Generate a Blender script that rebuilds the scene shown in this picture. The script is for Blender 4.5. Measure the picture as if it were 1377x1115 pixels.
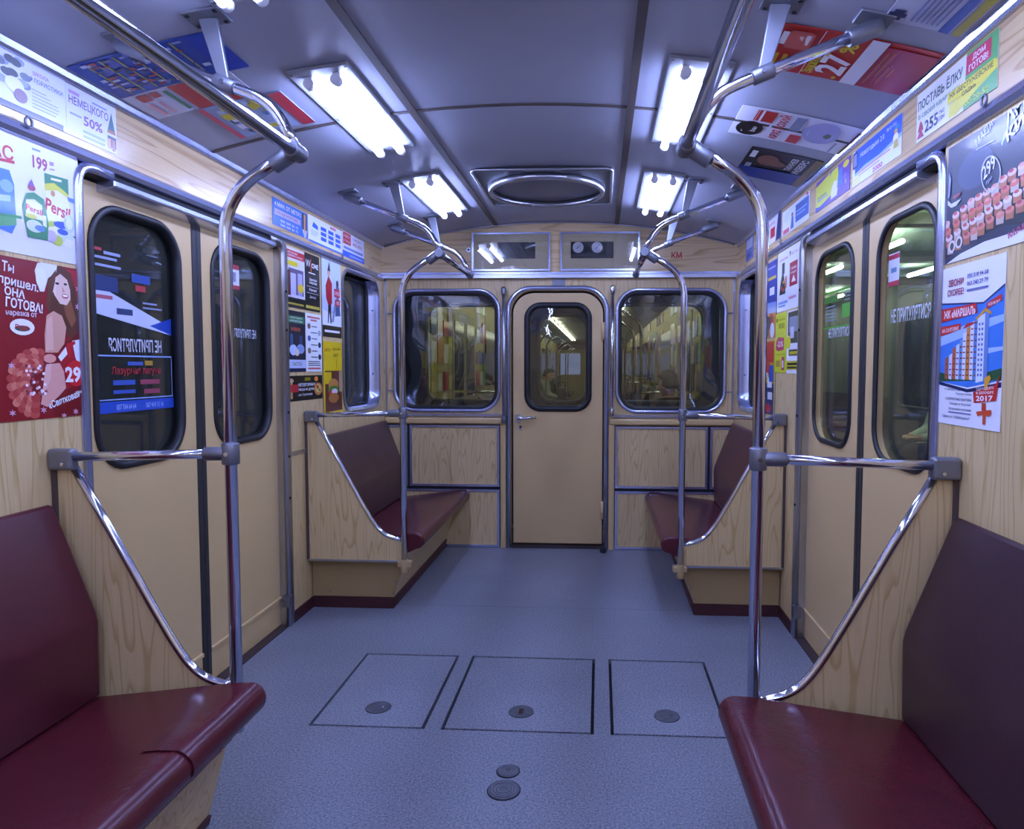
import bpy, bmesh, math, random
from mathutils import Vector, Matrix
random.seed(7)
for o in list(bpy.data.objects): bpy.data.objects.remove(o)
S = bpy.context.scene
COL = S.collection

# ---------------------------------------------------------------- camera, world, exposure
CAM = dict(X0=0.28753, h=1.25056, yaw=0.053902, pitch=0.058484, roll=0.0029104, f=929.974, px=756.054, py=547.720)
cam = bpy.data.cameras.new('camera'); co = bpy.data.objects.new('camera', cam); COL.objects.link(co)
_cy, _sy, _cp, _sp = math.cos(CAM['yaw']), math.sin(CAM['yaw']), math.cos(CAM['pitch']), math.sin(CAM['pitch'])
_f = Vector((-_sy*_cp, _cy*_cp, -_sp)); _r = Vector((_cy, _sy, 0)); _u = _r.cross(_f)
_c, _s = math.cos(CAM['roll']), math.sin(CAM['roll'])
_r2 = _r*_c + _u*_s; _u2 = _u*_c - _r*_s
co.matrix_world = Matrix(((_r2.x, _u2.x, -_f.x, CAM['X0']), (_r2.y, _u2.y, -_f.y, 0), (_r2.z, _u2.z, -_f.z, CAM['h']), (0, 0, 0, 1)))
cam.sensor_fit = 'HORIZONTAL'; cam.sensor_width = 36; cam.lens = CAM['f']/1377*36
cam.shift_x = (688.5-CAM['px'])/1377; cam.shift_y = (CAM['py']-557.5)/1377
cam.clip_start = 0.02; cam.clip_end = 100
S.camera = co
w = bpy.data.worlds.new('world'); S.world = w; w.use_nodes = True
w.node_tree.nodes['Background'].inputs[0].default_value = (0.02, 0.025, 0.04, 1)
w.node_tree.nodes['Background'].inputs[1].default_value = 0.15
S.view_settings.view_transform = 'Standard'; S.view_settings.look = 'None'
S.view_settings.gamma = 1; S.view_settings.use_curve_mapping = False
S.view_settings.exposure = 0.75
LAMP_COL = (0.39, 0.48, 1.0); LAMP_POW = 36.0
NEXT_COL = (1.0, 0.98, 0.80); NEXT_POW = 1.7

# ---------------------------------------------------------------- materials
def lin(c):
    if isinstance(c, str):
        c = c.lstrip('#'); c = [int(c[i:i+2], 16)/255 for i in (0, 2, 4)]
        return tuple(x/12.92 if x <= .04045 else ((x+.055)/1.055)**2.4 for x in c)
    return tuple(c)
MATS = {}
def mat(name, col, rough=.5, metal=0, spec=.5, noise=0, nscale=20, bump=0, bscale=60, emit=None, coat=0):
    if name in MATS: return MATS[name]
    m = bpy.data.materials.new(name); m.use_nodes = True; MATS[name] = m
    nt = m.node_tree; b = nt.nodes['Principled BSDF']; c = lin(col)
    b.inputs['Base Color'].default_value = (*c, 1); b.inputs['Roughness'].default_value = rough
    b.inputs['Metallic'].default_value = metal; b.inputs['Specular IOR Level'].default_value = spec
    b.inputs['Coat Weight'].default_value = coat; b.inputs['Coat Roughness'].default_value = .08
    if noise or bump:
        tc = nt.nodes.new('ShaderNodeTexCoord')
    if noise:
        n = nt.nodes.new('ShaderNodeTexNoise'); n.inputs['Scale'].default_value = nscale; n.inputs['Detail'].default_value = 4
        nt.links.new(tc.outputs['Object'], n.inputs['Vector'])
        mx = nt.nodes.new('ShaderNodeMix'); mx.data_type = 'RGBA'
        mx.inputs[6].default_value = (*[x*(1-noise) for x in c], 1); mx.inputs[7].default_value = (*[min(1, x*(1+noise)) for x in c], 1)
        nt.links.new(n.outputs['Fac'], mx.inputs[0]); nt.links.new(mx.outputs[2], b.inputs['Base Color'])
    if bump:
        n2 = nt.nodes.new('ShaderNodeTexNoise'); n2.inputs['Scale'].default_value = bscale
        nt.links.new(tc.outputs['Object'], n2.inputs['Vector'])
        bp = nt.nodes.new('ShaderNodeBump'); bp.inputs['Strength'].default_value = bump; bp.inputs['Distance'].default_value = .004
        nt.links.new(n2.outputs['Fac'], bp.inputs['Height']); nt.links.new(bp.outputs['Normal'], b.inputs['Normal'])
    if emit:
        b.inputs['Emission Color'].default_value = (*lin(emit[0]), 1); b.inputs['Emission Strength'].default_value = emit[1]
    return m
def wood(name, light, dark, horiz=False, rough=.38, lines=9.0, along=.55):
    m = bpy.data.materials.new(name); m.use_nodes = True; nt = m.node_tree; b = nt.nodes['Principled BSDF']
    tc = nt.nodes.new('ShaderNodeTexCoord'); mp = nt.nodes.new('ShaderNodeMapping')
    mp.inputs['Scale'].default_value = (along, along, 9) if horiz else (11, 11, along)
    n = nt.nodes.new('ShaderNodeTexNoise'); n.inputs['Scale'].default_value = 1.1; n.inputs['Detail'].default_value = 1.5
    nt.links.new(tc.outputs['Object'], mp.inputs['Vector']); nt.links.new(mp.outputs['Vector'], n.inputs['Vector'])
    def math_(op, a, bb):
        k = nt.nodes.new('ShaderNodeMath'); k.operation = op
        for i, v in enumerate((a, bb)):
            if v is None: continue
            if isinstance(v, (int, float)): k.inputs[i].default_value = v
            else: nt.links.new(v, k.inputs[i])
        return k.outputs[0]
    fr = math_('FRACT', math_('MULTIPLY', n.outputs['Fac'], lines*2.4), None)
    rp = nt.nodes.new('ShaderNodeValToRGB'); e = rp.color_ramp.elements
    e[0].position = 0; e[0].color = (*lin(light), 1); e[1].position = 1; e[1].color = (*lin(light), 1)
    a = e.new(.66); a.color = (*lin(light), 1); a = e.new(.92); a.color = (*lin(dark), 1)
    nt.links.new(fr, rp.inputs[0])
    n2 = nt.nodes.new('ShaderNodeTexNoise'); n2.inputs['Scale'].default_value = 1.0; n2.inputs['Detail'].default_value = 5
    mp2 = nt.nodes.new('ShaderNodeMapping'); mp2.inputs['Scale'].default_value = (6, 6, 120) if horiz else (120, 120, 6)
    nt.links.new(tc.outputs['Object'], mp2.inputs['Vector']); nt.links.new(mp2.outputs['Vector'], n2.inputs['Vector'])
    mx = nt.nodes.new('ShaderNodeMix'); mx.data_type = 'RGBA'; mx.blend_type = 'MULTIPLY'; mx.inputs[0].default_value = .25
    nt.links.new(rp.outputs[0], mx.inputs[6]); nt.links.new(n2.outputs['Color'], mx.inputs[7])
    hs = nt.nodes.new('ShaderNodeHueSaturation'); hs.inputs['Value'].default_value = 1.15
    # multiply by a grey noise only
    bw = nt.nodes.new('ShaderNodeRGBToBW'); nt.links.new(n2.outputs['Color'], bw.inputs[0]); nt.links.new(bw.outputs[0], mx.inputs[7])
    nt.links.new(mx.outputs[2], hs.inputs['Color']); nt.links.new(hs.outputs[0], b.inputs['Base Color'])
    b.inputs['Roughness'].default_value = rough
    MATS[name] = m
    return m
def glass(name, tint, refl=1.0, bump=0.0, ior=1.6, bscale=3, haze=0, hcol=(.3, .3, .28)):
    m = bpy.data.materials.new(name); m.use_nodes = True; nt = m.node_tree; nt.nodes.clear()
    out = nt.nodes.new('ShaderNodeOutputMaterial'); mx = nt.nodes.new('ShaderNodeMixShader')
    t = nt.nodes.new('ShaderNodeBsdfTransparent'); t.inputs[0].default_value = (*tint, 1)
    g = nt.nodes.new('ShaderNodeBsdfGlossy'); g.inputs['Roughness'].default_value = .015; g.inputs[0].default_value = (refl, refl, refl, 1)
    geo = nt.nodes.new('ShaderNodeNewGeometry'); dt = nt.nodes.new('ShaderNodeVectorMath'); dt.operation = 'DOT_PRODUCT'
    nt.links.new(geo.outputs['Incoming'], dt.inputs[0]); nt.links.new(geo.outputs['Normal'], dt.inputs[1])
    def mth(op, a, b=None):
        k = nt.nodes.new('ShaderNodeMath'); k.operation = op
        for i, v in enumerate((a, b)):
            if v is None: continue
            if isinstance(v, (int, float)): k.inputs[i].default_value = v
            else: nt.links.new(v, k.inputs[i])
        return k.outputs[0]
    f0 = ((ior-1)/(ior+1))**2
    fac = mth('ADD', mth('MULTIPLY', mth('POWER', mth('SUBTRACT', 1.0, mth('ABSOLUTE', dt.outputs['Value'])), 5.0), 1-f0), f0)
    if bump:
        tc = nt.nodes.new('ShaderNodeTexCoord'); n = nt.nodes.new('ShaderNodeTexNoise'); n.inputs['Scale'].default_value = bscale; n.inputs['Detail'].default_value = 1
        bp = nt.nodes.new('ShaderNodeBump'); bp.inputs['Strength'].default_value = bump; bp.inputs['Distance'].default_value = .02
        nt.links.new(tc.outputs['Object'], n.inputs['Vector']); nt.links.new(n.outputs['Fac'], bp.inputs['Height'])
        nt.links.new(bp.outputs['Normal'], g.inputs['Normal'])
    nt.links.new(fac, mx.inputs[0]); nt.links.new(t.outputs[0], mx.inputs[1]); nt.links.new(g.outputs[0], mx.inputs[2])
    last = mx
    if haze:
        df = nt.nodes.new('ShaderNodeBsdfDiffuse'); df.inputs[0].default_value = (*hcol, 1)
        m2 = nt.nodes.new('ShaderNodeMixShader'); m2.inputs[0].default_value = haze
        nt.links.new(mx.outputs[0], m2.inputs[1]); nt.links.new(df.outputs[0], m2.inputs[2]); last = m2
    nt.links.new(last.outputs[0], out.inputs[0]); MATS[name] = m
    return m

WOODV = wood('laminate_wood_vertical', '#d8bd88', '#c0a068', along=.95, lines=5.5)
WOODH = wood('laminate_wood_horizontal', '#d8bb8c', '#bd9a6c', horiz=True, rough=.22, lines=4)
CREAM = mat('cream_paint', '#d5b67f', .34, noise=.05, nscale=4, bump=.05, bscale=40)
CREAM2 = mat('cream_box_paint', '#a58a5a', .5, noise=.1, nscale=5)
CHROME = mat('chrome', (.68, .70, .80), .12, 1)
ALU = mat('brushed_aluminium', (.55, .56, .60), .32, 1, noise=.12, nscale=8)
ALUB = mat('anodised_trim', (.52, .56, .76), .24, .85)
CAST = mat('cast_metal_bracket', (.24, .25, .29), .45, .8, bump=.2, bscale=80)
STEELP = mat('hanger_plate_metal', (.28, .29, .33), .45, .8, noise=.1)
RUB = mat('black_rubber', (.014, .015, .018), .45); SEAL = mat('dark_door_seal', (.03, .028, .028), .5)
DARK = mat('dark_gap', (.008, .008, .01), .7)
BROWNSTRIP = mat('brown_seam_strip', (.085, .065, .055), .5)
CEIL = mat('ceiling_plastic', (.37, .38, .45), .38, noise=.04, nscale=6)
SEATM = mat('maroon_vinyl_seat', (.095, .011, .018), .27, noise=.3, nscale=9, bump=.12, bscale=160)
BACKM = mat('worn_brown_vinyl_back', (.075, .032, .028), .40, noise=.35, nscale=7, bump=.12, bscale=160)
PLINTH = mat('dark_red_plinth', (.06, .012, .014), .55)
WHITEP = mat('white_enamel', (.78, .78, .80), .35)
TUBE = mat('lamp_tube', (1, 1, 1), .4, emit=(LAMP_COL, LAMP_POW))
BEIGECL = mat('beige_clamp', '#b59a6c', .5)
def floor_mat():
    m = bpy.data.materials.new('speckled_linoleum'); m.use_nodes = True; nt = m.node_tree; b = nt.nodes['Principled BSDF']
    tc = nt.nodes.new('ShaderNodeTexCoord')
    n = nt.nodes.new('ShaderNodeTexNoise'); n.inputs['Scale'].default_value = 150; n.inputs['Detail'].default_value = 3
    rp = nt.nodes.new('ShaderNodeValToRGB'); e = rp.color_ramp.elements
    e[0].position = .30; e[0].color = (.135, .15, .19, 1); e[1].position = .70; e[1].color = (.41, .435, .50, 1)
    n2 = nt.nodes.new('ShaderNodeTexNoise'); n2.inputs['Scale'].default_value = 1.6; n2.inputs['Detail'].default_value = 4
    mx = nt.nodes.new('ShaderNodeMix'); mx.data_type = 'RGBA'; mx.blend_type = 'MULTIPLY'; mx.inputs[0].default_value = .45
    for k in (n, n2): nt.links.new(tc.outputs['Object'], k.inputs['Vector'])
    nt.links.new(n.outputs['Fac'], rp.inputs[0]); nt.links.new(rp.outputs[0], mx.inputs[6]); nt.links.new(n2.outputs['Fac'], mx.inputs[7])
    nt.links.new(mx.outputs[2], b.inputs['Base Color']); b.inputs['Roughness'].default_value = .42
    bp = nt.nodes.new('ShaderNodeBump'); bp.inputs['Strength'].default_value = .15; bp.inputs['Distance'].default_value = .002
    nt.links.new(n.outputs['Fac'], bp.inputs['Height']); nt.links.new(bp.outputs['Normal'], b.inputs['Normal'])
    return m
FLOOR = floor_mat()
GL_SIDE = glass('door_window_glass', (.84, .90, .84), 1, .03, 1.55, 3, .045)
GL_END = glass('wavy_window_glass', (.82, .86, .80), 1, .85, 1.75, 2.6, .012)
GL_BOX = glass('display_glass', (.92, .92, .9), 1, .0, 1.6)

# ---------------------------------------------------------------- object helpers
WL = {}
def wloc(o): return WL.get(o.name, Vector((0, 0, 0))) if o else Vector((0, 0, 0))
def tag(o, label=None, cat=None, group=None, kind=None):
    if label: o['label'] = label
    if cat: o['category'] = cat
    if group: o['group'] = group
    if kind: o['kind'] = kind
    return o
def thing(name, label=None, cat=None, loc=(0, 0, 0), group=None, kind=None):
    o = bpy.data.objects.new(name, None); COL.objects.link(o); o.location = loc; o.empty_display_size = .05
    WL[o.name] = Vector(loc)
    return tag(o, label, cat, group, kind)
class MB:
    def __init__(s): s.v = []; s.f = []; s.m = []; s.sm = []
    def add(s, v, f, mi=0, smooth=False):
        n = len(s.v); s.v += [tuple(x) for x in v]; s.f += [tuple(i+n for i in q) for q in f]; s.m += [mi]*len(f); s.sm += [smooth]*len(f); return s
    def box(s, x0, x1, y0, y1, z0, z1, mi=0):
        v = [(x, y, z) for x in (x0, x1) for y in (y0, y1) for z in (z0, z1)]
        return s.add(v, [(0, 1, 3, 2), (4, 6, 7, 5), (0, 4, 5, 1), (2, 3, 7, 6), (0, 2, 6, 4), (1, 5, 7, 3)], mi)
    def build(s, name, mats, parent=None, bevel=0, segs=2, label=None, auto=0):
        me = bpy.data.meshes.new(name); base = wloc(parent)
        me.from_pydata([Vector(q)-base for q in s.v], [], s.f)
        bm = bmesh.new(); bm.from_mesh(me)
        if not getattr(s, 'noflip', False): bmesh.ops.recalc_face_normals(bm, faces=bm.faces)
        bm.to_mesh(me); bm.free()
        for m in (mats if isinstance(mats, (list, tuple)) else [mats]): me.materials.append(m)
        for p, mi, sm in zip(me.polygons, s.m, s.sm): p.material_index = mi; p.use_smooth = sm
        if auto:
            for p in me.polygons: p.use_smooth = True
            me.set_sharp_from_angle(angle=math.radians(auto))
        o = bpy.data.objects.new(name, me); COL.objects.link(o)
        if parent: o.parent = parent
        WL[o.name] = base
        if bevel:
            b = o.modifiers.new('bevel', 'BEVEL'); b.width = bevel; b.segments = segs; b.limit_method = 'ANGLE'; b.angle_limit = math.radians(40)
        if label: o['label'] = label
        return o
def PX(x): return lambda a, b, d=0: (x+d, a, b)
def PY(y): return lambda a, b, d=0: (a, y+d, b)
def PZ(z): return lambda a, b, d=0: (a, b, z+d)
def rrect(a0, a1, b0, b1, r, n=8):
    if not isinstance(r, (tuple, list)): r = (r,)*4           # r: (a1b1, a0b1, a0b0, a1b0)
    pts = []
    for k, (ca, cb, sa) in enumerate(((a1, b1, 0), (a0, b1, 90), (a0, b0, 180), (a1, b0, 270))):
        q = r[k]; x = ca-q if ca == a1 else ca+q; y = cb-q if cb == b1 else cb+q
        if q < 1e-6: pts.append((ca, cb)); continue
        for i in range(n+1):
            t = math.radians(sa+90*i/n); pts.append((x+q*math.cos(t), y+q*math.sin(t)))
    return pts
def circle(ca, cb, r, n=24, ry=None): return [(ca+r*math.cos(2*math.pi*i/n), cb+(ry or r)*math.sin(2*math.pi*i/n)) for i in range(n)]
def plate(mb, outline, holes, mp, d0, d1, mi=0):
    bm = bmesh.new(); loops = []
    for lp in [outline]+list(holes):
        vs = [bm.verts.new((a, b, 0)) for a, b in lp]
        for i in range(len(vs)): bm.edges.new((vs[i], vs[(i+1) % len(vs)]))
        loops.append(vs)
    bmesh.ops.triangle_fill(bm, edges=bm.edges[:], use_beauty=True, normal=(0, 0, 1))
    bm.verts.index_update(); n = len(bm.verts)
    P = [(v.co.x, v.co.y) for v in bm.verts]
    V = [mp(a, b, d0) for a, b in P]+[mp(a, b, d1) for a, b in P]
    F = [tuple(v.index for v in f.verts) for f in bm.faces]
    F += [tuple(i+n for i in reversed(q)) for q in F]
    for vs in loops:
        idx = [v.index for v in vs]
        for i in range(len(idx)):
            a, b = idx[i], idx[(i+1) % len(idx)]; F.append((a, b, b+n, a+n))
    bm.free(); return mb.add(V, F, mi)
def sweep(mb, path, prof, normal, closed=False, mi=0, smooth=True, caps=True):
    path = [Vector(q) for q in path]; N = Vector(normal).normalized(); k = len(prof); V = []; n = len(path)
    for i, q in enumerate(path):
        a = path[(i-1) % n] if closed or i > 0 else q; b = path[(i+1) % n] if closed or i < n-1 else q
        t = (b-a).normalized(); s = t.cross(N).normalized()
        V += [q+s*u+N*v for u, v in prof]
    F = []
    for i in range(n if closed else n-1):
        j = (i+1) % n
        for c in range(k): d = (c+1) % k; F.append((i*k+c, i*k+d, j*k+d, j*k+c))
    mb.add(V, F, mi, smooth)
    if not closed and caps:
        base = len(mb.v)-len(V)
        mb.f += [tuple(base+c for c in range(k)), tuple(base+(n-1)*k+c for c in reversed(range(k)))]; mb.m += [mi]*2; mb.sm += [False]*2
    return mb
def circ(r, n=12, ry=None): return [(r*math.cos(2*math.pi*i/n), (ry or r)*math.sin(2*math.pi*i/n)) for i in range(n)]
def fillet(pts, r, n=7):
    pts = [Vector(q) for q in pts]; out = [pts[0]]
    for i in range(1, len(pts)-1):
        p, a, b = pts[i], (pts[i-1]-pts[i]), (pts[i+1]-pts[i]); rr = r[i-1] if isinstance(r, (list, tuple)) else r
        l = min(rr, a.length*.49, b.length*.49); s = p+a.normalized()*l; e = p+b.normalized()*l
        for k in range(n+1):
            t = k/n; out.append(s*(1-t)**2+p*2*t*(1-t)+e*t*t)
    return out+[pts[-1]]
def tube(mb, pts, r, seg=12, mi=0):
    pts = [Vector(q) for q in pts]; t = (pts[1]-pts[0]).normalized()
    ref = Vector((0, 0, 1)) if abs(t.z) < .9 else Vector((0, 1, 0))
    nrm = t.cross(ref).normalized(); V = []; n = len(pts)
    for i, q in enumerate(pts):
        a = pts[max(i-1, 0)]; b = pts[min(i+1, n-1)]; t = (b-a).normalized()
        nrm = (nrm-t*nrm.dot(t)).normalized(); bi = t.cross(nrm)
        V += [q+(nrm*math.cos(2*math.pi*k/seg)+bi*math.sin(2*math.pi*k/seg))*r for k in range(seg)]
    F = [(i*seg+k, i*seg+(k+1) % seg, (i+1)*seg+(k+1) % seg, (i+1)*seg+k) for i in range(n-1) for k in range(seg)]
    mb.add(V, F, mi, True); base = len(mb.v)-len(V)
    mb.f += [tuple(base+k for k in reversed(range(seg))), tuple(base+(n-1)*seg+k for k in range(seg))]; mb.m += [mi]*2; mb.sm += [False]*2
    return mb
def prism(mb, prof, y0, y1, mi=0):
    n = len(prof); V = [(x, y0, z) for x, z in prof]+[(x, y1, z) for x, z in prof]
    F = [tuple(range(n)), tuple(range(2*n-1, n-1, -1))]+[(i, (i+1) % n, n+(i+1) % n, n+i) for i in range(n)]
    return mb.add(V, F, mi)
def disc(mb, c, r, z0, z1, n=28, mi=0): return plate(mb, circle(c[0], c[1], r, n), [], PZ(0), z0, z1, mi)

W = 1.197; WD = 1.238; D = 4.70; YB = -3.3; Y1 = 1.783; Y2 = 3.40
def zc(x): return 2.215-.161*(x/W)**2
def bx(name, x0, x1, y0, y1, z0, z1, m, parent, bevel=0): return MB().box(x0, x1, y0, y1, z0, z1).build(name, m, parent, bevel)

# ---------------------------------------------------------------- floor
HY0, HY1 = 2.298, 2.892
HAT = [(-.712, -.319), (-.246, .267), (.34, .732)]
fl = thing('floor', 'speckled blue grey linoleum floor of the metro car', None, (0, 0, 0), kind='structure')
bx('floor_base', -1.32, 1.32, YB, D+.1, -.06, -.02, DARK, fl)
g = .008
def sheet(x0, x1, y0, y1): return bx('floor_sheet', x0, x1, y0, y1, -.02, 0, FLOOR, fl)
sheet(-1.30, 1.30, YB, HY0-g)
xs = [-1.30]+[q for a, b in HAT for q in (a-g, b+g)]+[1.30]
for i in range(0, len(xs), 2): sheet(xs[i], xs[i+1], HY0-g, HY1+g)
sheet(-1.30, 1.30, HY1+g, 3.519); sheet(-1.30, 1.30, 3.521, D+.02)
LOCKM = mat('scuffed_dark_metal', (.13, .14, .16), .5, .7, noise=.5, nscale=45)
for (a, b), lab, key in zip(HAT, ('leftmost square floor hatch with round metal lock, nearest the maroon seat on left',
        'middle floor hatch with round metal lock and rusty keyhole', 'rightmost square floor hatch with round metal lock, nearest the right chrome pole'), (0, 1, 0)):
    t = thing('floor_hatch', lab, 'hatch', ((a+b)/2, (HY0+HY1)/2, -.02), 'floor hatches in a row')
    cx = (a+b)/2; LK = circle(cx, 2.428, .047, 20)
    m = MB(); plate(m, [(a+.004, HY0+.002), (b-.004, HY0+.002), (b-.004, HY1-.006), (a+.004, HY1-.006)], [LK], PZ(0), -.02, .0005); m.build('lid', FLOOR, t)
    m = MB(); plate(m, circle(cx, 2.428, .0455, 24), [], PZ(0), -.018, .0025); lk = m.build('lock_disc', LOCKM, t)
    if key: bx('keyhole', cx-.008, cx+.008, 2.41, 2.447, .0023, .0036, mat('rust', (.05, .02, .012), .8), lk)
    else: MB().box(cx+.012, cx+.02, 2.424, 2.432, .0023, .0038).build('rivet', CHROME, lk)
for y, r, lab in ((2.058, .034, 'smaller round metal floor cover above the larger one'), (1.962, .047, 'larger round metal floor cover with concentric rings')):
    t = thing('inspection_cover', lab, 'floor cover', (.012, y, 0), 'round floor covers')
    m = MB(); disc(m, (.012, y), r, .0, .003); m.build('cap', LOCKM, t)
    m = MB(); plate(m, circle(.012, y, r+.003, 28), [circle(.012, y, r, 28)], PZ(0), 0, .0015); m.build('rim', DARK, t)
    for q in (.8, .6, .4):
        m = MB(); plate(m, circle(.012, y, r*q, 24), [circle(.012, y, r*q-.003, 24)], PZ(0), .0028, .0042); m.build('ring', CAST, t)
t = thing('door_stop', 'small black rubber door stop on floor by the end door', 'door stop', (.318, 4.61, 0))
m = MB(); sweep(m, [(.318, 4.61, 0), (.318, 4.61, .018), (.318, 4.61, .03)], circ(.022), (0, 1, 0)); m.build('stop_body', RUB, t, .004)

# ---------------------------------------------------------------- ceiling
ce = thing('ceiling', 'dull grey curved plastic ceiling', None, (0, 0, 2.2), kind='structure')
def cpanel(name, x0, x1, y0, y1, m, off=0, th=.012, n=10, parent=ce, bev=0):
    V = []; F = []
    for i in range(n+1):
        x = x0+(x1-x0)*i/n; z = zc(x)-off
        V += [(x, y0, z), (x, y1, z), (x, y1, z+th), (x, y0, z+th)]
    for i in range(n):
        a = i*4; b = a+4
        F += [(a, a+1, b+1, b), (a+1, a+2, b+2, b+1), (a+2, a+3, b+3, b+2), (a+3, a, b, b+3)]
    F += [(0, 3, 2, 1), (n*4, n*4+1, n*4+2, n*4+3)]
    mb = MB(); mb.add(V, F); mb.sm = [True]*len(F); mb.noflip = False
    o = mb.build(name, m, parent, bev)
    for p in o.data.polygons: p.use_smooth = False
    return o
rows = [YB, -1.61, .49, 2.59, D+.02]
for i in range(4):
    for x0, x1 in ((-W-.05, -.41), (-.41, .40), (.40, W+.05)):
        cpanel('ceiling_panel', x0+.001, x1-.001, rows[i]+.001, rows[i+1]-.001, CEIL, 0, .012, 12)
    if i: cpanel('seam_strip', -W, W, rows[i]-.009, rows[i]+.009, BROWNSTRIP, .004, .006, 16)
for x in (-.41, .395): cpanel('seam_strip', x-.014, x+.014, YB, D-.045, BROWNSTRIP, .006, .008, 2)
# vents
def vent(yc, lab):
    t = thing('ceiling_vent', lab, 'vent', (0, yc, 2.2), 'round ceiling vents')
    PL = mat('vent_metal', (.17, .18, .21), .42, .7, noise=.1)
    mp = lambda a, b, d=0: (a, b, 2.196+d)
    m = MB(); plate(m, rrect(-.345, .345, yc-.365, yc+.365, .04), [circle(0, yc, .30, 40)], mp, 0, .006); m.build('mounting_plate', PL, t)
    rim = [(x, y, 2.196) for x, y in rrect(-.343, .343, yc-.363, yc+.363, .04)]
    m = MB(); sweep(m, rim, circ(.007, 8), (0, 0, 1), True); m.build('plate_rim', ALU, t)
    m = MB(); sweep(m, [(x, y, 2.185) for x, y in circle(0, yc, .30, 48)], [(-.012, -.02), (.006, -.02), (.012, .012), (-.012, .012)], (0, 0, 1), True); m.build('vent_ring', ALU, t)
    V = []; F = []; R = (.298, .27, .2, .1, .03); Z = (2.204, 2.20, 2.196, 2.188, 2.186)
    for r, z in zip(R, Z): V += [(r*math.cos(2*math.pi*k/40), yc+r*math.sin(2*math.pi*k/40), z) for k in range(40)]
    for i in range(4): F += [(i*40+k, i*40+(k+1) % 40, (i+1)*40+(k+1) % 40, (i+1)*40+k) for k in range(40)]
    F.append(tuple(160+k for k in range(40)))
    m = MB(); m.add(V, F, 0, True); m.build('vent_dish', mat('vent_dish_plastic', (.2, .205, .24), .4), t)
    for sx in (-1, 1):
        for sy in (-1, 1):
            m = MB(); disc(m, (sx*.315, yc+sy*.335), .010, 2.192, 2.197, 10); m.build('screw', CAST, t)
vent(3.73, 'large round ceiling vent in square metal plate above the end door'); vent(1.43, 'second round ceiling vent plate cut off at top of picture')
# lights
LIGHTY = [(2.14, 2.945), (3.345, 4.145), (.94, 1.745), (-.26, .545), (-1.46, -.655), (-2.66, -1.855)]
def light(side, y0, y1, lab):
    x0, x1 = .492, .688; xm = side*(x0+x1)/2
    t = thing('ceiling_light', lab, 'light', (xm, (y0+y1)/2, zc(xm)), 'twin tube ceiling lights')
    a = lambda x: zc(x)
    s = side
    def pl(x0, x1, y0, y1, off, th, name, m, parent):
        V = [(s*x, y, a(x)-off+dz) for x in (x0, x1) for y in (y0, y1) for dz in (0, th)]
        return MB().add(V, [(0, 1, 3, 2), (4, 6, 7, 5), (0, 4, 5, 1), (2, 3, 7, 6), (0, 2, 6, 4), (1, 5, 7, 3)]).build(name, m, parent, .004)
    b = pl(x0, x1, y0, y1, .012, .012, 'base_plate', mat('lamp_plate_enamel', (.26, .26, .28), .4), t)
    for x in (x0+.012, x1-.012):
        for y in (y0+.02, (y0+y1)/2, y1-.02):
            m = MB(); m.box(s*x-.004, s*x+.004, y-.004, y+.004, a(x)-.014, a(x)-.011); m.build('screw', CAST, b)
    for x in (.545, .632):
        z = a(x)-.034
        m = MB(); tube(m, [(s*x, y0+.07, z), (s*x, y1-.055, z)], .0135, 12); tb = m.build('tube', TUBE, t)
        for y in (y0+.05, y1-.045):
            m = MB(); tube(m, [(s*x, y-.012, z), (s*x, y+.012, z)], .017, 12); m.box(s*x-.01, s*x+.01, y-.008, y+.008, z, a(x)-.008); m.build('socket', WHITEP, tb)
for s, side in ((-1, 'left'), (1, 'right')):
    for i, (y0, y1) in enumerate(LIGHTY):
        lab = ('lit twin tube ceiling light, larger nearer one on %s' % side, 'lit twin tube ceiling light, smaller one by end wall on %s' % side)[i] if i < 2 else \
            ('lit twin tube ceiling light just cut off at top %s' % side if i == 2 else 'lit twin tube ceiling light behind the viewer')
        light(s, y0, y1, lab)

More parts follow.
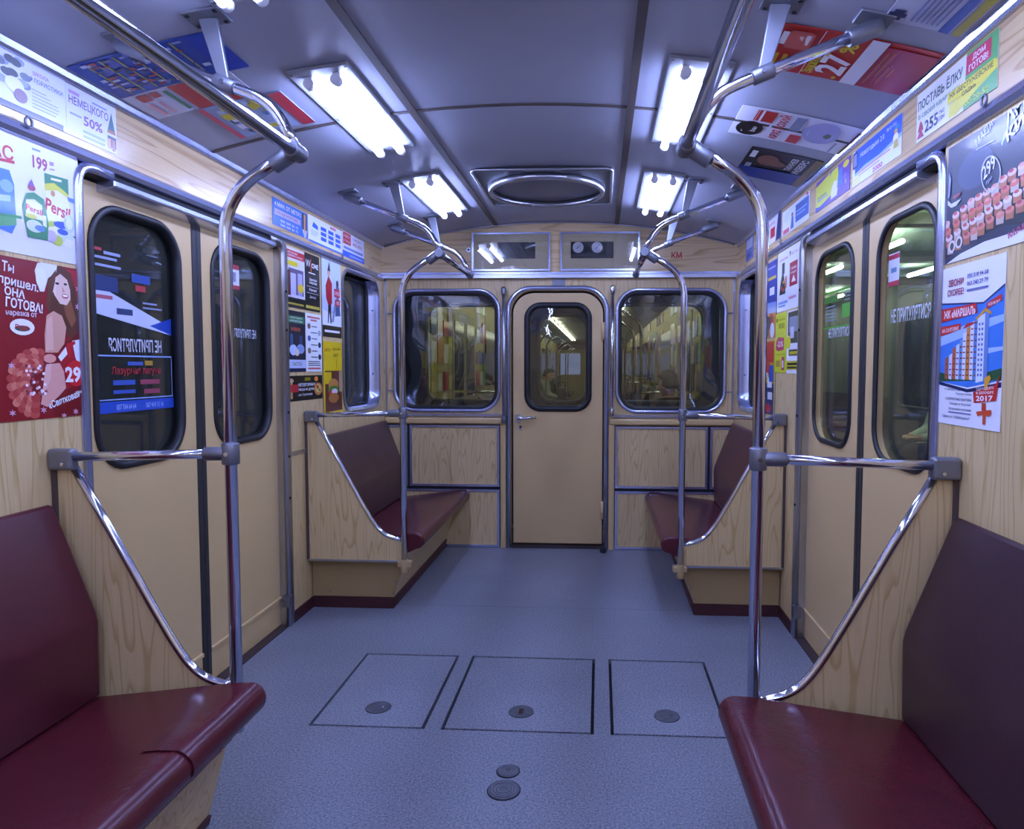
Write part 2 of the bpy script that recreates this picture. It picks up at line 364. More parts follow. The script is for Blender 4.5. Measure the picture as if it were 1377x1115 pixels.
# ---------------------------------------------------------------- side walls
OY0, OY1, OZ = 1.915, 3.19, 1.825      # door opening
WY0, WY1, WZ0, WZ1 = 3.925, 4.60, .975, 1.835
for s, side in ((-1, 'left'), (1, 'right')):
    wl = thing('wall_'+side, 'wood grain laminate side wall on the %s' % side, None, (s*W, 1, 0), kind='structure')
    mp = lambda a, b, d=0: (s*(W+d), a, b)
    bx('wall_panel', s*W, s*(W+.1), YB, OY0, 0, 1.84, WOODV, wl)
    m = MB(); plate(m, [(OY1, 0), (D+.02, 0), (D+.02, 1.84), (OY1, 1.84)], [rrect(WY0+.02, WY1-.02, WZ0+.02, WZ1-.03, .09)], mp, 0, .1); m.build('wall_panel', WOODV, wl)
    bx('upper_panel', s*W, s*(W+.06), YB, D+.02, 1.868, 2.05, WOODH, wl)
    bx('wall_backing', s*(W+.045), s*(W+.1), OY0, OY1, 1.8, 1.87, DARK, wl)
    # joints in the panels
    for y in (3.64,): bx('joint_strip', s*W, s*(W-.002), y-.0025, y+.0025, 0, 1.83, BROWNSTRIP, wl)
    bx('cover_strip', s*W, s*(W-.005), 3.235, 3.40, .815, .835, ALU, wl)
    bx('skirting', s*W, s*(W-.008), OY1+.04, 3.46, 0, .055, PLINTH, wl)
    # long metal trims
    tr = thing('trim_%d' % (1 if s < 0 else 2), 'long metal moulding below the %s advert strip' % side, None, (s*W, 1, 1.85), kind='structure')
    prof = [(0, 1.832), (-.012, 1.834), (-.018, 1.846), (-.014, 1.862), (-.004, 1.872), (0, 1.872)]
    m = MB(); prism(m, [(s*(W+a), z) for a, z in prof], YB, D-.04); m.build('moulding', ALUB, tr)
    for y in ((1.735, 3.9) if s < 0 else (1.70, 3.52)):
        m = MB(); sweep(m, [(s*(W-.02), y+.011*math.cos(q), 1.872+.013*math.sin(q)) for q in [k*math.pi/6 for k in range(12)]], circ(.0035, 6), (1, 0, 0), True); m.build('latch_ring', CAST, tr)
    tr = thing('trim_%d' % (3 if s < 0 else 4), 'metal cove strip between %s advert strip and ceiling' % side, None, (s*W, 1, 2.05), kind='structure')
    prof = [(0, 2.036), (-.010, 2.036), (-.014, 2.044), (-.020, 2.066), (-.030, 2.072), (-.03, 2.09), (0, 2.09)]
    m = MB(); prism(m, [(s*(W+a), z) for a, z in prof], YB, D-.04); m.build('cove_strip', ALUB, tr)
    # side window
    wn = thing('window_%d' % (1 if s < 0 else 2), 'deep metal framed side window beside the end seat on %s' % side, None, (s*W, 4.26, 1.4), kind='structure')
    ip = rrect(WY0+.025, WY1-.025, WZ0+.025, WZ1-.03, .09)
    m = MB(); n = len(ip); V = [mp(a, b, -.006) for a, b in rrect(WY0, WY1, WZ0, WZ1-.005, .115)]+[mp(a, b, -.006) for a, b in ip]+[mp(a, b, .09) for a, b in ip]
    F = [(i, (i+1) % n, n+(i+1) % n, n+i) for i in range(n)]+[(n+i, n+(i+1) % n, 2*n+(i+1) % n, 2*n+i) for i in range(n)]
    m.add(V, F, 0, True); m.build('window_frame', ALUB, wn)
    m = MB(); sweep(m, [mp(a, b, .075) for a, b in rrect(WY0+.03, WY1-.03, WZ0+.03, WZ1-.035, .085)], circ(.014, 8), (1, 0, 0), True); m.build('gasket', RUB, wn)
    m = MB(); plate(m, rrect(WY0+.03, WY1-.03, WZ0+.03, WZ1-.035, .085), [], mp, .080, .085); m.build('pane', GL_SIDE, wn)
    for b in (1.2, 1.62):
        m = MB(); m.box(s*(W+.03), s*(W+.04), WY1-.029, WY1-.024, b-.005, b+.005); m.build('screw', CAST, wn)
    # door frame
    tr = thing('trim_%d' % (5 if s < 0 else 6), 'metal frame of the double sliding door on %s' % side, None, (s*W, 2.55, 0), kind='structure')
    path = fillet([(s*(W-.004), OY0, 0), (s*(W-.004), OY0, OZ), (s*(W-.004), OY0+.14, OZ)], .09, 8)
    m = MB(); sweep(m, path, [(-.013, -.012), (.013, -.012), (.015, .0), (.008, .010), (-.008, .010), (-.015, 0)], (-s, 0, 0)); m.build('near_jamb', ALUB, tr)
    path = fillet([(s*(W-.002), OY1+.012, 0), (s*(W-.002), OY1+.012, OZ+.006), (s*(W-.002), OY1-.12, OZ+.006)], .10, 8)
    m = MB(); sweep(m, path, [(-.026, -.01), (.026, -.01), (.026, .006), (-.026, .006)], (-s, 0, 0)); fj = m.build('far_jamb', ALU, tr)
    bx('jamb_reveal', s*W, s*(W+.08), OY1-.004, OY1+.01, 0, OZ, ALU, tr)
    for z in (.62, .82, 1.03, 1.42, 1.6):
        m = MB(); tube(m, [(s*(W-.006), OY1+.012, z), (s*(W-.0125), OY1+.012, z)], .006, 8); m.build('bolt', DARK, fj)
    bx('latch_block', s*(W-.016), s*(W+.02), OY1-.03, OY1+.005, .10, .155, CAST, tr)
    bx('door_track_gap', s*(W+.002), s*(W+.05), OY0+.05, OY1-.06, 1.808, 1.832, DARK, tr)
    m = MB(); prism(m, [(s*(W+.044), 1.775), (s*(W-.012), 1.788), (s*(W-.016), 1.792), (s*(W-.016), 1.810), (s*(W+.044), 1.810)], OY0+.135, OY1-.09); m.build('track_cover', ALUB, tr, .003)
    bx('threshold', s*(W+.0), s*(W+.1), OY0, OY1, 0.0, .006, mat('threshold_dark', (.05, .03, .03), .6), tr)

# ---------------------------------------------------------------- text and posters
TX = {}
def text_mesh(txt, bold):
    k = (txt, bold)
    if k in TX: return TX[k]
    c = bpy.data.curves.new('t', 'FONT'); c.body = txt; c.resolution_u = 2; c.offset = bold; c.fill_mode = 'FRONT'
    o = bpy.data.objects.new('t', c); COL.objects.link(o)
    dg = bpy.context.evaluated_depsgraph_get(); me = bpy.data.meshes.new_from_object(o.evaluated_get(dg))
    V = [(v.co.x, v.co.y) for v in me.vertices]; F = [tuple(p.vertices) for p in me.polygons]
    bpy.data.objects.remove(o); bpy.data.curves.remove(c); bpy.data.meshes.remove(me)
    if not V: V = [(0, 0)]
    x0 = min(v[0] for v in V); x1 = max(v[0] for v in V); y0 = min(v[1] for v in V); y1 = max(v[1] for v in V)
    TX[k] = ([(a-x0, b-y0) for a, b in V], F, max(x1-x0, 1e-4), max(y1-y0, 1e-4)); return TX[k]
def ink(col): return mat('ink_'+col.lstrip('#'), col, .33, coat=.15)
def clip01(P):
    for ax, lim, sg in ((0, 0, 1), (0, 1, -1), (1, 0, 1), (1, 1, -1)):
        Q = []
        for i in range(len(P)):
            a, b = P[i-1], P[i]; da, db = sg*(a[ax]-lim), sg*(b[ax]-lim)
            if (da >= 0) != (db >= 0):
                t = da/(da-db); Q.append((a[0]+(b[0]-a[0])*t, a[1]+(b[1]-a[1])*t))
            if db >= 0: Q.append(b)
        P = Q
        if len(P) < 3: return []
    return P
def draw(items, mp, wid, hei, parent, base_d, sign, clip=True):
    """items in 0..1 sheet coordinates -> one printed mesh and one lettering mesh"""
    pr = MB(); le = MB(); pm = []; lm = []; k = 0
    def mi(lst, c):
        m = ink(c)
        if m not in lst: lst.append(m)
        return lst.index(m)
    for it in items:
        kind = it[0]; k += 1; d = sign*(base_d+min(.00008, .0016/len(items))*k)
        if kind == 't':
            _, txt, x, y, h, c = it[:6]; o = it[6] if len(it) > 6 else {}
            V, F, tw, th = text_mesh(txt, o.get('b', .012))
            sy = h/th; sx = o['w']/tw if 'w' in o else sy*hei/wid
            x0 = x-tw*sx/2 if o.get('al') == 'c' else x
            rot = o.get('rot', 0); cr, sr = math.cos(rot), math.sin(rot); out = []
            for a, b in V:
                if o.get('flip'): a = tw-a
                px, py = a*sx*wid, b*sy*hei
                out.append(((x0*wid+px*cr-py*sr)/wid, (y*hei+px*sr+py*cr)/hei))
            if clip and any(not (0 <= a <= 1 and 0 <= b <= 1) for a, b in out):
                for q in F:
                    P = clip01([out[i] for i in q])
                    if P: le.add([mp(a, b, d) for a, b in P], [tuple(range(len(P)))], mi(lm, c))
            else: le.add([mp(a, b, d) for a, b in out], F, mi(lm, c))
        else:
            if kind == 'r': _, a, b, c2, e, c = it; P = [(a, b), (c2, b), (c2, e), (a, e)]
            elif kind == 'e': _, a, b, rx, ry, c = it; P = circle(a, b, rx, 18, ry)
            elif kind == 'p': _, P, c = it
            if clip and any(not (0 <= a <= 1 and 0 <= b <= 1) for a, b in P): P = clip01(P)
            if P: pr.add([mp(a, b, d) for a, b in P], [tuple(range(len(P)))], mi(pm, c))
    pr.noflip = le.noflip = True
    for q, nm, ms in ((pr, 'print', pm), (le, 'lettering', lm)):
        if q.v: q.build(nm, ms, parent)['kind'] = 'stuff'
def lines(x0, y0, x1, y1, n, c, fill=.5, jag=.25):
    out = []; st = (y1-y0)/n
    for i in range(n):
        out.append(('r', x0, y0+i*st, x1-(x1-x0)*jag*random.random(), y0+i*st+st*fill, c))
    return out
def poster_wall(side, ya, yb, z0, z1, bg, items, label, group, th=.0016, off=.0008):
    s = -1 if side == 'L' else 1; x = s*(W-off)
    t = thing('poster', label, 'poster', (s*W, (ya+yb)/2, z0), group)
    m = MB(); m.box(x, x-s*th, min(ya, yb), max(ya, yb), z0, z1); m.build('sheet', ink(bg), t)
    mp = lambda u, v, d: (x-s*th+d, ya+u*(yb-ya), z0+v*(z1-z0))
    draw(items, mp, abs(yb-ya), z1-z0, t, .0003, -s); return t
def poster_ceil(side, xa, xb, ya, yb, bg, items, label):
    """xa..xb: bottom (wall side) to top (aisle side); ya..yb: reading direction"""
    t = thing('ceiling_poster', label, 'poster', ((xa+xb)/2, (ya+yb)/2, zc((xa+xb)/2)-.004), 'adverts on the ceiling')
    o = cpanel('sheet', min(xa, xb), max(xa, xb), min(ya, yb), max(ya, yb), ink(bg), .004, .0015, 8, t)
    mp = lambda u, v, d: (xa+v*(xb-xa), ya+u*(yb-ya), zc(xa+v*(xb-xa))-.0045+d)
    draw(items, mp, abs(yb-ya), abs(xb-xa), t, .0012, -1); return t
WH = '#f4f2f6'; RD = '#c81e2c'; BL = '#1d3fb0'; BK = '#101014'; YE = '#f0d820'; GR = '#1f8a4a'; NV = '#16245c'
GB, GW, GC = 'adverts in the strip above the windows', 'adverts on the wall', 'x'
# -- left wall
def SQ(x0, x1, u0, u1, t0, t1, b0, b1):
    """photo pixel -> sheet coordinates for a poster whose top/bottom edges run (x0,t0)-(x1,t1) and (x0,b0)-(x1,b1)"""
    def f(x, y):
        q = (x-x0)/(x1-x0); return u0+(u1-u0)*q, 1-(y-(t0+(t1-t0)*q))/((b0+(b1-b0)*q)-(t0+(t1-t0)*q))
    return f
def pxs(f, raw):
    out = []; fx = abs(f(11, 50)[0]-f(10, 50)[0]); fy = abs(f(10, 51)[1]-f(10, 50)[1])
    x_, y_ = None, None
    for it in raw:
        if it[0] == 'p': out.append(('p', [f(*q) for q in it[1]], it[2]))
        elif it[0] == 'e': u, v = f(it[1], it[2]); out.append(('e', u, v, it[3]*fx, it[4]*abs(f(it[1], it[2]+1)[1]-v), it[5]))
        elif it[0] == 't':   # text, left x, baseline y, width px, height px, colour, slope px/px
            u, v = f(it[2], it[3]); v2 = f(it[2], it[3]-it[5])[1]; o = {'w': it[4]*fx, 'b': it[7] if len(it) > 7 else .02}
            if len(it) > 8: o['rot'] = it[8]
            out.append(('t', it[1], u, v, v2-v, it[6], o))
    return out
fP = SQ(0, 103, .551, 1, 180, 213, 335, 357)
poster_wall('L', 1.36, 1.921, 1.535, 1.835, '#eeeef6', pxs(fP, [
    ('t', 'АС', -14, 213, 28, 19, RD), ('p', [(-20, 214), (15, 220), (15, 224), (-20, 218)], RD),
    ('t', '199', 38, 227, 20, 17, '#a0306a', .03), ('p', [(38, 201), (49, 204), (49, 207), (38, 204)], '#8fa0d8'), ('p', [(61, 218), (67, 219), (67, 224), (61, 223)], '#b080c0'), ('p', [(61, 227), (68, 228), (68, 230), (61, 229)], '#b080c0'),
    ('p', [(-22, 225), (8, 232), (13, 250), (14, 300), (8, 313), (-22, 300)], '#4d86d8'), ('p', [(-20, 262), (8, 264), (8, 272), (-20, 270)], '#a8c8f4'), ('e', 4, 252, 8, 8, '#8ab4ee'), ('p', [(-22, 287), (14, 288), (14, 302), (-22, 304)], '#5fae6a'),
    ('p', [(-22, 284), (20, 290), (22, 294), (-22, 288)], '#3f9a5c'), ('p', [(84, 314), (103, 320), (103, 322), (84, 317)], '#2f7d4d'),
    ('p', [(53, 233), (87, 241), (88, 333), (56, 320)], '#f8f9fd'), ('p', [(53, 233), (87, 241), (87, 262), (80, 256), (66, 246), (53, 250)], '#2c8a5a'), ('p', [(53, 247), (66, 246), (80, 256), (87, 262), (87, 266), (70, 256), (53, 256)], '#d8d83a'), ('p', [(62, 239), (77, 242), (77, 245), (62, 242)], WH),
    ('e', 64, 260, 3, 4, '#c89060'), ('t', 'Persil', 52, 281, 35, 17, RD, .03, -.16), ('p', [(56, 296), (88, 297), (88, 301), (56, 304)], '#b8cc3c'),
    ('e', 78, 303, 15, 5, '#2452c4'), ('e', 80, 316, 12, 9, '#dbe9ff'), ('e', 68, 322, 8, 7, '#c8d84a'), ('e', 60, 316, 7, 8, '#d8c8e8'), ('e', 76, 311, 8, 4, '#2f58b8'), ('e', 86, 300, 8, 12, '#c8dcf8'), ('e', 86, 300, 5, 8, '#eef2fb'), ('e', 84, 325, 6, 5, '#f4f6fb'),
    ('p', [(22, 276), (28, 260), (38, 259), (51, 268), (56, 300), (54, 322), (28, 317), (25, 300)], '#2f8f57'), ('p', [(26, 290), (27, 268), (38, 268), (48, 276), (48, 296)], WH), ('e', 37, 303, 11, 8, '#dfe9d0'), ('e', 33, 290, 8, 3, '#d8d84a'), ('e', 44, 306, 7, 4, '#5f8cd8'), ('p', [(48, 288), (53, 290), (53, 305), (48, 302)], WH),
    ('t', 'Persil', 26, 281, 22, 8, RD, .03, -.12), ('e', 35, 253, 5, 4, '#b04060'), ('p', [(31, 250), (35, 242), (39, 252)], '#8a5aa8'), ('p', [(84, 264), (97, 268), (97, 274), (86, 270)], '#6a8cd8')]),
    'white poster with detergent bottles and price 199 on left wall', GW)
fW = SQ(0, 113, .52, 1, 345, 363, 568, 558)
rw = [('p', [(70, 470), (113, 440), (113, 558), (60, 560)], '#7a101a'), ('p', [(88, 362), (113, 366), (113, 460), (100, 440)], '#b0202a'),
    ('p', [(60, 362), (80, 358), (94, 368), (101, 392), (104, 420), (103, 442), (96, 452), (88, 456), (82, 440), (76, 424), (60, 420), (58, 400)], '#5f3524'), ('p', [(80, 400), (92, 402), (100, 430), (92, 440), (84, 424)], '#8a5638'),
    ('p', [(56, 424), (66, 418), (78, 424), (84, 440), (80, 462), (70, 474), (52, 474), (52, 450)], '#d9a28c'), ('p', [(56, 430), (64, 424), (64, 470), (53, 472)], '#e8b8a4'),
    ('p', [(66, 376), (78, 368), (88, 376), (92, 390), (92, 402), (86, 410), (76, 408), (68, 396)], '#eccab8'), ('p', [(68, 380), (74, 372), (70, 396), (66, 392)], '#f0d8cc'),
    ('e', 73, 381, 3, 1.6, '#2a1510'), ('e', 85, 382, 2.6, 1.5, '#2a1510'), ('p', [(80, 384), (84, 392), (80, 393)], '#d8a08c'), ('e', 84, 398, 5, 3.2, '#c03848'), ('e', 84, 397.5, 4, 1.6, '#ffffff'),
    ('p', [(44, 378), (42, 364), (46, 354), (58, 352), (74, 356), (72, 366), (60, 374), (54, 392), (48, 392)], '#eef0fa'), ('e', 50, 374, 7, 14, '#f6f6fc'), ('p', [(62, 374), (72, 362), (70, 378), (64, 400), (60, 420), (56, 410)], '#6b3e2a'),
    ('p', [(70, 474), (86, 464), (96, 462), (100, 500), (90, 520), (80, 524), (76, 500)], '#a81824'), ('p', [(92, 458), (104, 456), (112, 470), (113, 500), (104, 504), (96, 480)], '#e6ecfa'), ('p', [(70, 480), (82, 466), (84, 476), (74, 486)], '#eef0fa'), ('p', [(83, 462), (96, 458), (97, 462), (90, 466), (90, 480), (86, 480)], '#c01826'),
    ('e', 58, 482, 9, 6, '#e4a090'), ('p', [(52, 490), (72, 488), (78, 500), (80, 522), (70, 532), (52, 548), (43, 544), (47, 524)], '#e2a496'), ('p', [(52, 490), (60, 489), (58, 510), (48, 530), (46, 526)], '#eab8ac')]
random.seed(5)
for k_ in range(4):
    for q_ in range(13):
        a_ = math.radians(78+q_*15.5); R_ = 34-k_*6
        rw.append(('e', 38+R_*.95*math.cos(a_), 516-R_*1.25*math.sin(a_), 6.5, 6, ('#c05048', '#d8806a', '#b4403c', '#cc6858')[(q_+k_*2) % 4]))
for k_ in range(46): rw.append(('e', 38+random.uniform(-13, 13), 512+random.uniform(-22, 20), 2, 2, ('#f6e8ea', '#8a3a48', '#e8c0c4', '#b05860')[k_ % 4]))
for x, y in ((104, 388), (107, 366), (102, 412), (6, 492), (5, 556), (46, 552), (75, 560), (93, 554), (111, 548)): rw.append(('p', [(x+5*math.cos(q*math.pi/6)*(1 if q % 2 else .4), y+5*math.sin(q*math.pi/6)*(1 if q % 2 else .4)) for q in range(12)], '#d8a8c0'))
rw += [('e', 95, 502, 14.5, 18, '#d01f2a'), ('t', '29', 79, 515, 24, 22, WH, .035), ('t', '90', 105, 500, 6, 6, WH), ('t', 'грн', 103, 510, 9, 5, WH),
    ('t', 'Ты', -1, 365, 15, 14, WH, .02, -.1), ('t', 'пришел.', -6, 384, 51, 13, WH, .02, -.1), ('t', 'ОНА', 1, 397, 26, 12, WH, .03, -.1), ('t', 'ГОТОВА!', 2, 413, 48, 14, WH, .03, -.08), ('t', 'нарезка от', 2, 426, 40, 8, '#e8d4d8', .02),
    ('e', 22, 440, 16, 11, WH), ('e', 22, 442, 10, 4, '#1f5a4a'), ('t', 'Рудь', 13, 445, 19, 9, RD, .03), ('t', 'нарізка', 94, 530, 16, 5, WH), ('t', '«Святкова»', 54, 551, 48, 10, WH, .025, .26)]
poster_wall('L', 1.36, 1.925, 1.108, 1.523, '#8c1620', pxs(fW, rw), 'red poster of smiling woman in white fur hat with sliced meat', GW)
poster_wall('L', 1.30, 1.885, 1.895, 2.036, '#e8ebf8', [
    ('r', .02, .0, .98, .11, '#16203a')] + [('e', .70+.07*math.cos(k), .68+.22*math.sin(k*1.7), .03, .07, ('#7d8796', '#a7b2c4', '#5d6470')[k % 3]) for k in range(12)] + [('e', .71, .45, .05, .14, '#f4f4f8'), ('e', .74, .30, .035, .12, '#8a6a78'),
    ('t', 'ШКОЛА', .81, .80, .07, '#c07ac0', {'w': .09}), ('t', 'ФЛОРИСТИКИ', .79, .66, .09, '#7c88b4', {'w': .19})] + lines(.80, .2, .96, .58, 6, '#a9b4dc', .25, .5), 'pale advert with flower bouquet in strip, leftmost on left wall', GB)
poster_wall('L', 1.886, 2.086, 1.895, 2.034, '#e8ebf8', [
    ('t', 'НЕМЕЦКОГО', .05, .60, .20, '#7a5a9c', {'w': .78, 'b': .02}), ('t', '50%', .32, .31, .20, '#8a4a90', {'w': .38, 'b': .03}), ('r', .05, .83, .25, .9, '#c79ad0'), ('r', .5, .84, .8, .88, '#9aa6dc'), ('r', .06, .42, .28, .46, '#9aa6dc')]
    + lines(.3, .06, .74, .26, 2, '#a9c0f0', .5, .1) + [('p', [(.80, .42), (.97, .42), (.89, .85)], '#3f6a78'), ('p', [(.79, .40), (.98, .40), (.96, .47), (.82, .47)], '#b07040'), ('r', .80, .10, .98, .34, '#4a5068'), ('r', .80, .06, .87, .28, '#e8b080'), ('r', .89, .04, .96, .28, '#c08a70')], 'pale advert for language course with 50% next to bouquet advert', GB)
poster_wall('L', 3.10, 3.475, 1.893, 2.017, '#3a78d0', [('t', '4 МИН. ОТ МЕТРО', .05, .72, .17, WH, {'w': .75, 'b': .02}), ('r', .05, .40, .78, .62, '#c8b8d8'), ('t', 'ОБЩЕЖИТИЕ', .08, .44, .13, '#9a6a8a', {'w': .62}), ('t', '050 300 36 15', .2, .2, .10, WH, {'w': .5}), ('t', '068 300 36 15', .2, .05, .10, WH, {'w': .5}),
    ('r', .83, .3, .97, .95, '#1a1a30'), ('p', [(.88, .92), (.94, .92), (.93, .3), (.91, .0), (.88, .3)], '#d8a070'), ('p', [(.83, .3), (.88, .3), (.91, 0), (.93, .3), (.97, .3), (.93, 0), (.89, 0)], '#d8dce8')], 'blue advert with pencil figure in strip above left door corner', GB)
poster_wall('L', 3.485, 3.945, 1.888, 2.022, '#eef0fa', [('r', 0, 0, 1, .07, '#4a7ae0'), ('p', [(.10, .60), (.14, .80), (.26, .70), (.26, .55)], '#3a6fe0'), ('r', .62, .85, .80, .95, '#d88090')] + [('r', .34+c*.22, .22+r*.2, .5+c*.22, .36+r*.2, '#3a68d8') for c in range(3) for r in range(3)] + lines(.06, .28, .28, .5, 3, '#b8c4ec', .4), 'white advert with grid of blue boxes in left strip', GB)
poster_wall('L', 3.955, 4.32, 1.888, 2.03, '#e8ecfb', [('r', 0, 0, 1, .24, '#3464d4'), ('r', .02, .52, .36, .98, '#cc3038'), ('t', 'РАБОТА', .06, .78, .12, WH, {'w': .26}), ('t', 'В ПОЛЬШЕ', .05, .6, .1, WH, {'w': .28}), ('t', 'ТЫСЯЧ', .44, .8, .1, '#d06070', {'w': .4}), ('t', '400-800', .44, .56, .15, '#d06070', {'w': .44}), ('r', .04, .32, .92, .42, '#7088c8'), ('r', .3, .08, .9, .14, '#a8c0f8')], 'white and blue advert with red square in strip by left end window', GB)
poster_wall('L', 3.222, 3.43, 1.533, 1.818, '#e4e2ee', [('r', 0, 0, 1, .17, '#14140e'), ('r', 0, .83, 1, .96, RD), ('t', 'КУХНИ', .1, .9, .035, WH, {'w': .5}), ('t', 'ДВЕРИ ОКНА', .1, .85, .035, WH, {'w': .8}), ('r', .05, .70, .62, .78, YE), ('r', .12, .22, .92, .66, '#6d5e80'), ('r', .18, .22, .5, .58, '#c8c4ee'), ('r', .05, .2, .22, .62, '#5a2c24'), ('r', .6, .22, .85, .6, '#b4b0d8'), ('e', .76, .35, .17, .08, '#e8cc20'), ('r', .05, .05, .9, .08, '#b8a838')], 'poster of a wardrobe door with red heading beside left door', GW)
poster_wall('L', 3.43, 3.615, 1.533, 1.822, '#0d0d10', [('t', 'W', .08, .76, .13, WH, {'w': .3, 'b': .0}), ('r', .40, .68, .44, .92, '#d06020'), ('t', 'OME', .46, .76, .09, WH, {'w': .46, 'b': .02}), ('r', .25, .66, .7, .675, WH), ('t', 'Дизайн', .3, .53, .05, WH, {'w': .5}), ('t', 'квартир', .3, .47, .045, WH, {'w': .5}), ('r', .1, .425, .9, .43, WH), ('t', 'Ремонт', .28, .35, .05, WH, {'w': .5}), ('r', .1, .31, .9, .315, WH), ('t', 'Декор', .3, .22, .045, WH, {'w': .4}), ('r', .04, .04, .95, .09, '#c8b840')], 'black poster with white W lettering beside the wardrobe poster', GW)
poster_wall('L', 3.645, 3.915, 1.41, 1.828, '#c8d6f4', [('r', 0, 0, 1, .15, BK), ('r', .1, .06, .9, .09, WH), ('p', [(0, .15), (1, .15), (1, .5), (.6, .3), (0, .35)], '#eef2fc'), ('p', [(.18, .66), (.34, .80), (.52, .70), (.5, .45), (.44, .42), (.3, .42), (.2, .5)], '#b41e28'), ('e', .36, .84, .08, .05, '#d8a890'), ('p', [(.28, .86), (.44, .86), (.38, .99)], '#20243c'), ('p', [(.3, .42), (.44, .42), (.46, .18), (.4, .18), (.36, .34), (.3, .18), (.26, .18)], '#1e2230'), ('p', [(.45, .2), (.58, .2), (.75, .5), (.66, .5)], '#8c98b8'),
    ('e', .80, .72, .07, .05, '#3a3040'), ('p', [(.72, .68), (.9, .68), (.86, .5), (.74, .5)], '#5c6c8c'), ('p', [(.66, .28), (.95, .30), (.9, .46), (.7, .46)], '#3c5a90'), ('r', .62, .54, .92, .65, RD), ('t', 'SALE', .65, .57, .05, WH, {'w': .24}), ('r', .66, .42, .94, .51, RD), ('t', '-50%', .7, .445, .045, WH, {'w': .2})], 'winter sale poster with red coat figure by left end window', GW)
poster_wall('L', 3.222, 3.425, 1.222, 1.518, '#141830', [('r', 0, 0, 1, .06, '#18204c'), ('r', 0, .06, 1, .20, '#c8d0ec'), ('t', 'CACTUS', .25, .1, .06, '#1c6a50', {'w': .5}), ('r', .05, .80, .95, .92, '#2c7a48'), ('t', 'НОВОГОДНИЕ', .14, .87, .03, WH, {'w': .7}), ('t', 'КОРПОРАТИВЫ', .14, .82, .03, WH, {'w': .7}), ('t', 'мавка', .2, .67, .06, '#e06038', {'w': .5}), ('e', .3, .36, .2, .09, '#c8d8f8'), ('e', .7, .38, .22, .08, '#90a8d8'), ('e', .5, .32, .12, .06, '#e0d0c0'), ('r', .14, .44, .3, .62, '#405a88'), ('r', .62, .46, .82, .6, '#30406c')], 'dark party poster with green banner below the wardrobe poster', GW)
poster_wall('L', 3.43, 3.628, 1.222, 1.52, '#eef2f2', [('r', .1, .92, .9, .95, '#d06060'), ('r', .3, .87, .7, .9, '#d06060'), ('r', .1, .04, .9, .07, '#d06060')] + [('e', .2 if k % 2 == 0 else .85, .78-k*.105, .1, .05, ('#8a6a5a', '#b0b4c4', '#5a6ab0', '#303a50', '#806a50', '#28304c')[k]) for k in range(6)] + [('r', .35 if k % 2 == 0 else .3, .77-k*.105, .7, .785-k*.105, '#404858') for k in range(6)] + lines(.1, .1, .9, .2, 3, '#404858', .4, .1), 'white poster with round portraits below the black poster', GW)
poster_wall('L', 3.224, 3.628, 1.079, 1.203, '#15110f', [('r', .05, .1, .11, .9, '#c89c60'), ('e', .09, .8, .05, .07, '#d8b08a'), ('r', .06, .35, .26, .65, '#c02030'), ('r', .45, .78, .62, .92, '#8a7a20'), ('t', 'НЕПОВТОРИМАЯ', .27, .56, .13, WH, {'w': .5, 'b': .02}), ('t', 'пицца на дровах', .27, .36, .13, WH, {'w': .5}), ('t', 'на Сумской', .27, .16, .13, WH, {'w': .4}), ('e', .86, .42, .13, .27, '#c88040'), ('e', .86, .44, .09, .18, '#e0c070'), ('e', .84, .5, .04, .08, '#c03820'), ('e', .9, .38, .03, .06, '#3c8a38'), ('e', .8, .85, .06, .1, '#e88030')], 'black pizza poster, lowest on left wall by the handrail', GW)
poster_wall('L', 3.65, 3.915, .985, 1.385, '#e8c81c', [('r', .06, .0, .98, .60, '#6a3828'), ('r', .06, .42, .4, .58, '#e8c81c'), ('r', .82, .3, .98, .6, '#b89880'), ('t', 'БУРГЕР', .05, .86, .045, '#c07818', {'w': .3}), ('t', 'Доставка', .5, .88, .04, '#6a5a10', {'w': .42}), ('t', '24/7', .5, .79, .05, '#6a5a10', {'w': .3}), ('r', .66, .62, .7, .76, '#c0a418'), ('e', .5, .40, .28, .09, '#c88848'), ('e', .5, .33, .30, .06, '#4c8a30'), ('e', .46, .29, .24, .05, '#c83828'), ('e', .55, .31, .16, .04, '#e8d8e0'), ('e', .5, .22, .28, .07, '#b87838'), ('r', 0, 0, 1, .04, '#e8c81c')], 'yellow burger poster at lower left beside left end window', GW)
# -- right wall (reading direction runs toward the camera)
fS = SQ(1275, 1377, 0, .563, 202, 145, 351, 324)
sv = [('p', [(1275, 352), (1300, 336), (1335, 320), (1377, 308), (1440, 295), (1470, 330), (1275, 352)][:-1], WH), ('p', [(1277, 300), (1340, 250), (1377, 240), (1450, 220), (1450, 300), (1360, 300), (1300, 325), (1277, 345)], '#12141e'), ('e', 1318, 225, 26, 26, '#33436c'), ('p', [(1352, 195), (1365, 155), (1369, 153), (1354, 198)], '#8fa4d8')]
fr_ = [(1284, 328), (1296, 322), (1309, 315), (1320, 309), (1330, 303), (1342, 295), (1355, 289), (1367, 283), (1379, 276), (1391, 270), (1404, 264), (1417, 258), (1430, 252)]
bk_ = [(1276, 302), (1291, 289), (1303, 280), (1314, 271), (1325, 265), (1336, 259), (1347, 253), (1357, 243), (1368, 235), (1380, 228), (1392, 222), (1404, 216), (1418, 210)]
kk = 0
